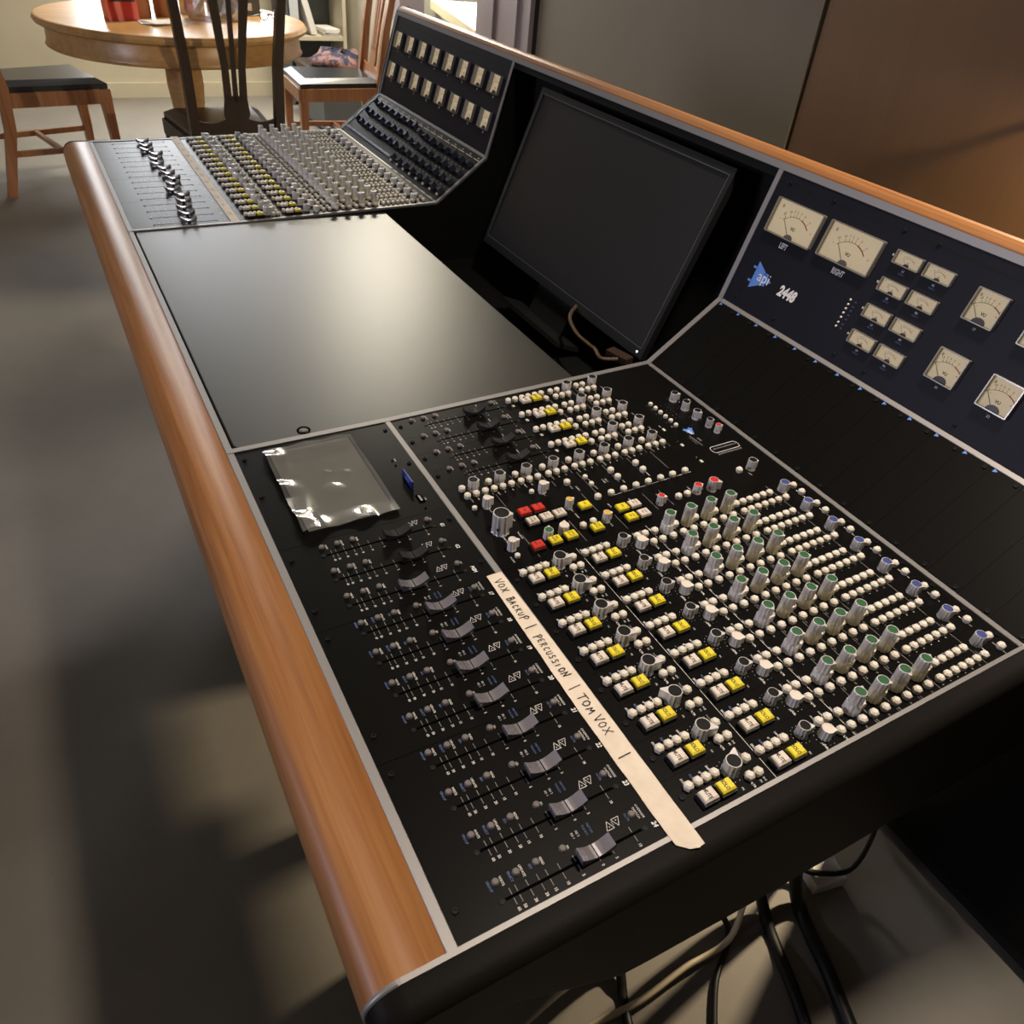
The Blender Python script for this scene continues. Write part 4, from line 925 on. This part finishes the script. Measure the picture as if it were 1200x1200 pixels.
chair('dining_chair', (-4.35, -0.22, 0), PI/2+0.25, 'wood_chair', 'wooden dining chair at the left side of the round table behind the red pouch', False)['group'] = 'dining chairs around the table'
# things on the table
def thing1(name, mb, M, label, cat, scale=1.0, group=None): return tag(put(name, mb.mesh(name, scale), None, M), label, cat, group)
TZ = 0.76
pou = thing1('coffee_pouch', MB().rings([[(-.035, -.06, 0), (.035, -.06, 0), (.035, .06, 0), (-.035, .06, 0)], [(-.03, -.062, .09), (.03, -.062, .09), (.03, .062, .09), (-.03, .062, .09)], [(-.004, -.06, .20), (.004, -.06, .20), (.004, .06, .20), (-.004, .06, .20)]], 'red_foil'),
             Matrix.Translation((-3.87, 0.315, TZ)) @ Matrix.Rotation(0.2, 4, 'Z'), 'red foil pouch standing on the round table', 'pouch')
pl = Print(); pl.h = 0; pl.fill([(-.05, -.018), (.05, -.018), (.05, .018), (-.05, .018)], 'ink_brown'); pl.h = 0.0006; pl.text('ora', 0, 0, .034, 'book_grey', bold=.02)
put('label_band', pl.mesh('label_band', 1.0), pou, Matrix.Translation((-3.835, 0.325, TZ+.085)) @ Matrix.Rotation(0.2+PI/2, 4, 'Z') @ Matrix.Rotation(PI/2-.04, 4, 'X'))
for i, (x, y) in enumerate(((-3.99, .40), (-4.02, .515))):
    thing1('wooden_canister', MB().lathe([(.048, 0), (.05, .01), (.05, .15), (.053, .152), (.053, .175), (.02, .18)], 20, 'cardboard', smooth=True), Matrix.Translation((x, y, TZ)), ('brown canister on the table next to the red pouch', 'brown canister on the table next to the cream carton')[i], 'canister', 1.0, 'brown canisters')
thing1('carton', MB().bbox(-.03, .03, -.045, .045, 0, .19, .004, 'cream_card').box(-.031, .031, -.02, .02, .19, .192, 'paper_white'), Matrix.Translation((-4.10, .64, TZ)) @ Matrix.Rotation(.3, 4, 'Z'), 'tall cream carton on the round table', 'carton')
pp_ = MB()
for k in range(3): pp_.obox((.01*k, .012*k, .002+.003*k), (math.cos(.2*k), math.sin(.2*k), 0), (-math.sin(.2*k), math.cos(.2*k), 0), (0, 0, 1), .05, .07, .0012, 'paper_white')
thing1('paper_sheets', pp_, Matrix.Translation((-3.80, .44, TZ)), 'loose white papers on the table in front of the canisters', 'papers')
bg_ = MB(); rs = []
for k, (r, z) in enumerate(((.09, .0), (.11, .04), (.10, .09), (.07, .14), (.085, .18))):
    rs.append([((r+random.uniform(-.025, .025))*math.cos(2*PI*i/16), (r+random.uniform(-.025, .025))*math.sin(2*PI*i/16), max(0, z+random.uniform(-.012, .012)) if k else 0) for i in range(16)])
bg_.rings(rs, 'bag_plastic')
thing1('plastic_bag', bg_, Matrix.Translation((-3.93, .70, TZ)), 'crumpled clear plastic bag on the round table', 'bag')
bx2 = thing1('equipment_box', MB().bbox(-.07, .07, -.10, .10, 0, .07, .006, 'cabinet_grey'), Matrix.Translation((-4.14, .83, TZ)) @ Matrix.Rotation(.15, 4, 'Z'), 'low black box on the round table', 'box')
put('box_label', MB().box(.0705, .072, -.05, .06, .02, .05, 'paper_white').mesh('box_label', 1.0), bx2, WORLD[bx2.name])
gl_ = MB()
for s in (-1, 1): gl_.tube([(0, s*.035+.025*math.cos(2*PI*i/10), .02+.018*math.sin(2*PI*i/10)) for i in range(11)], .0025, 'meter_bezel', 6)
gl_.tube([(0, -.06, .025), (-.06, -.062, .01), (-.12, -.06, .005)], .0025, 'meter_bezel', 6).tube([(0, .06, .025), (-.06, .062, .01), (-.12, .06, .005)], .0025, 'meter_bezel', 6).tube([(0, -.01, .025), (0, .01, .025)], .0025, 'meter_bezel', 6)
thing1('eyeglasses', gl_, Matrix.Translation((-3.96, .95, TZ)) @ Matrix.Rotation(.5, 4, 'Z'), 'eyeglasses lying on the table towards the bookcase', 'eyeglasses')
# bookcase by the far wall
bk = thing('bookcase', (-6.0, 1.75, 0), 'dark open bookcase against the far wall', 'bookcase'); BM = WORLD[bk.name]
pp('back_board', MB().box(-.19, -.17, -.20, .20, 0, 1.9, 'cabinet_grey'), bk, BM)
for y in (-.21, .19): pp('side_board', MB().box(-.19, .12, y, y+.025, 0, 1.9, 'wall_cream' if y > 0 else 'cabinet_grey'), bk, BM)
for z in (.02, .40, .80, 1.2, 1.6, 1.88): pp('shelf', MB().box(-.17, .115, -.185, .19, z, z+.025, 'wall_cream' if z == .40 else 'cabinet_grey'), bk, BM)
thing1('folder', MB().obox((0, 0, .15), (1, 0, 0), (0, .96, .28), (0, -.28, .96), .10, .02, .15, 'paper_white'), Matrix.Translation((-6.0, 1.70, .432)), 'white folder leaning in the bookcase', 'folder')
thing1('binder', MB().obox((0, 0, .15), (1, 0, 0), (0, 1, 0), (0, 0, 1), .10, .03, .15, 'cloth_pale'), Matrix.Translation((-6.0, 1.61, .425)), 'pale blue-grey binder standing left of the white folder', 'binder')
for i in range(2): thing1('book', MB().bbox(-.10, .10, -.055, .055, 0, .022, .002, ('book_grey', 'paper_white')[i]), Matrix.Translation((-5.99, 1.855, .425+.0225*i)) @ Matrix.Rotation(.15*i, 4, 'Z'), ('grey book at the bottom of the shelf pile in the bookcase', 'white book on top of the shelf pile in the bookcase')[i], 'book')
# bundle of cloth behind the reddish chair
cl = MB(); rs = []
for k, (r, z) in enumerate(((.15, .0), (.17, .025), (.15, .055), (.10, .08), (.04, .09))):
    rs.append([((r+random.uniform(-.03, .03))*1.25*math.cos(2*PI*i/18), (r+random.uniform(-.03, .03))*math.sin(2*PI*i/18), max(0, z+random.uniform(-.015, .015)) if k else 0) for i in range(18)])
cl.rings(rs, 'cloth_mix', smooth=True)
low = thing('storage_chest', (-5.35, 1.72, 0), 'low dark storage chest in the far corner', 'chest'); LM = WORLD[low.name]
pp('chest_body', MB().bbox(-.28, .28, -.20, .24, .02, .31, .01, 'cabinet_grey'), low, LM); pp('chest_lid', MB().bbox(-.29, .29, -.21, .25, .312, .34, .008, 'wood_dark'), low, LM)
thing1('cloth_bundle', cl, Matrix.Translation((-5.33, 1.72, .34)), 'bundle of dark and reddish cloth on the low chest', 'cloth')
# next room: white worktop with a tap-like lever, dark cabinet below
wt = thing('white_desk', (-5.14, 2.435, 0), 'white-topped low desk in the bright next room', 'desk', None, math.atan2(-0.376, 1.56)); DM = WORLD[wt.name]
pp('desk_top', MB().box(-.83, .86, .02, .62, .61, .66, 'white_paint').box(-.83, .86, 0, .02, .605, .662, 'cream_card'), wt, DM)
pp('desk_front', MB().box(-.8, .8, .06, .09, 0.02, .605, 'cabinet_mid'), wt, DM)
for x in (-.8, .78):
    for y in (.02, .54): pp('leg', MB().box(x, x+.05, y, y+.035, 0, .61, 'casing_paint'), wt, DM)
fau = MB().tube([(0, 0, 0), (0, 0, .06), (.03, -.02, .075), (.07, -.05, .06)], .010, 'meter_bezel', 8).tube([(0, 0, .06), (-.03, .02, .09)], .008, 'meter_bezel', 8).lathe([(.022, 0), (.022, .01), (.01, .015)], 12, 'meter_bezel')
thing1('desk_lever', fau, Matrix.Translation((-4.75, 2.62, .661)), 'small bronze lever fitting on the white desk', 'fitting')
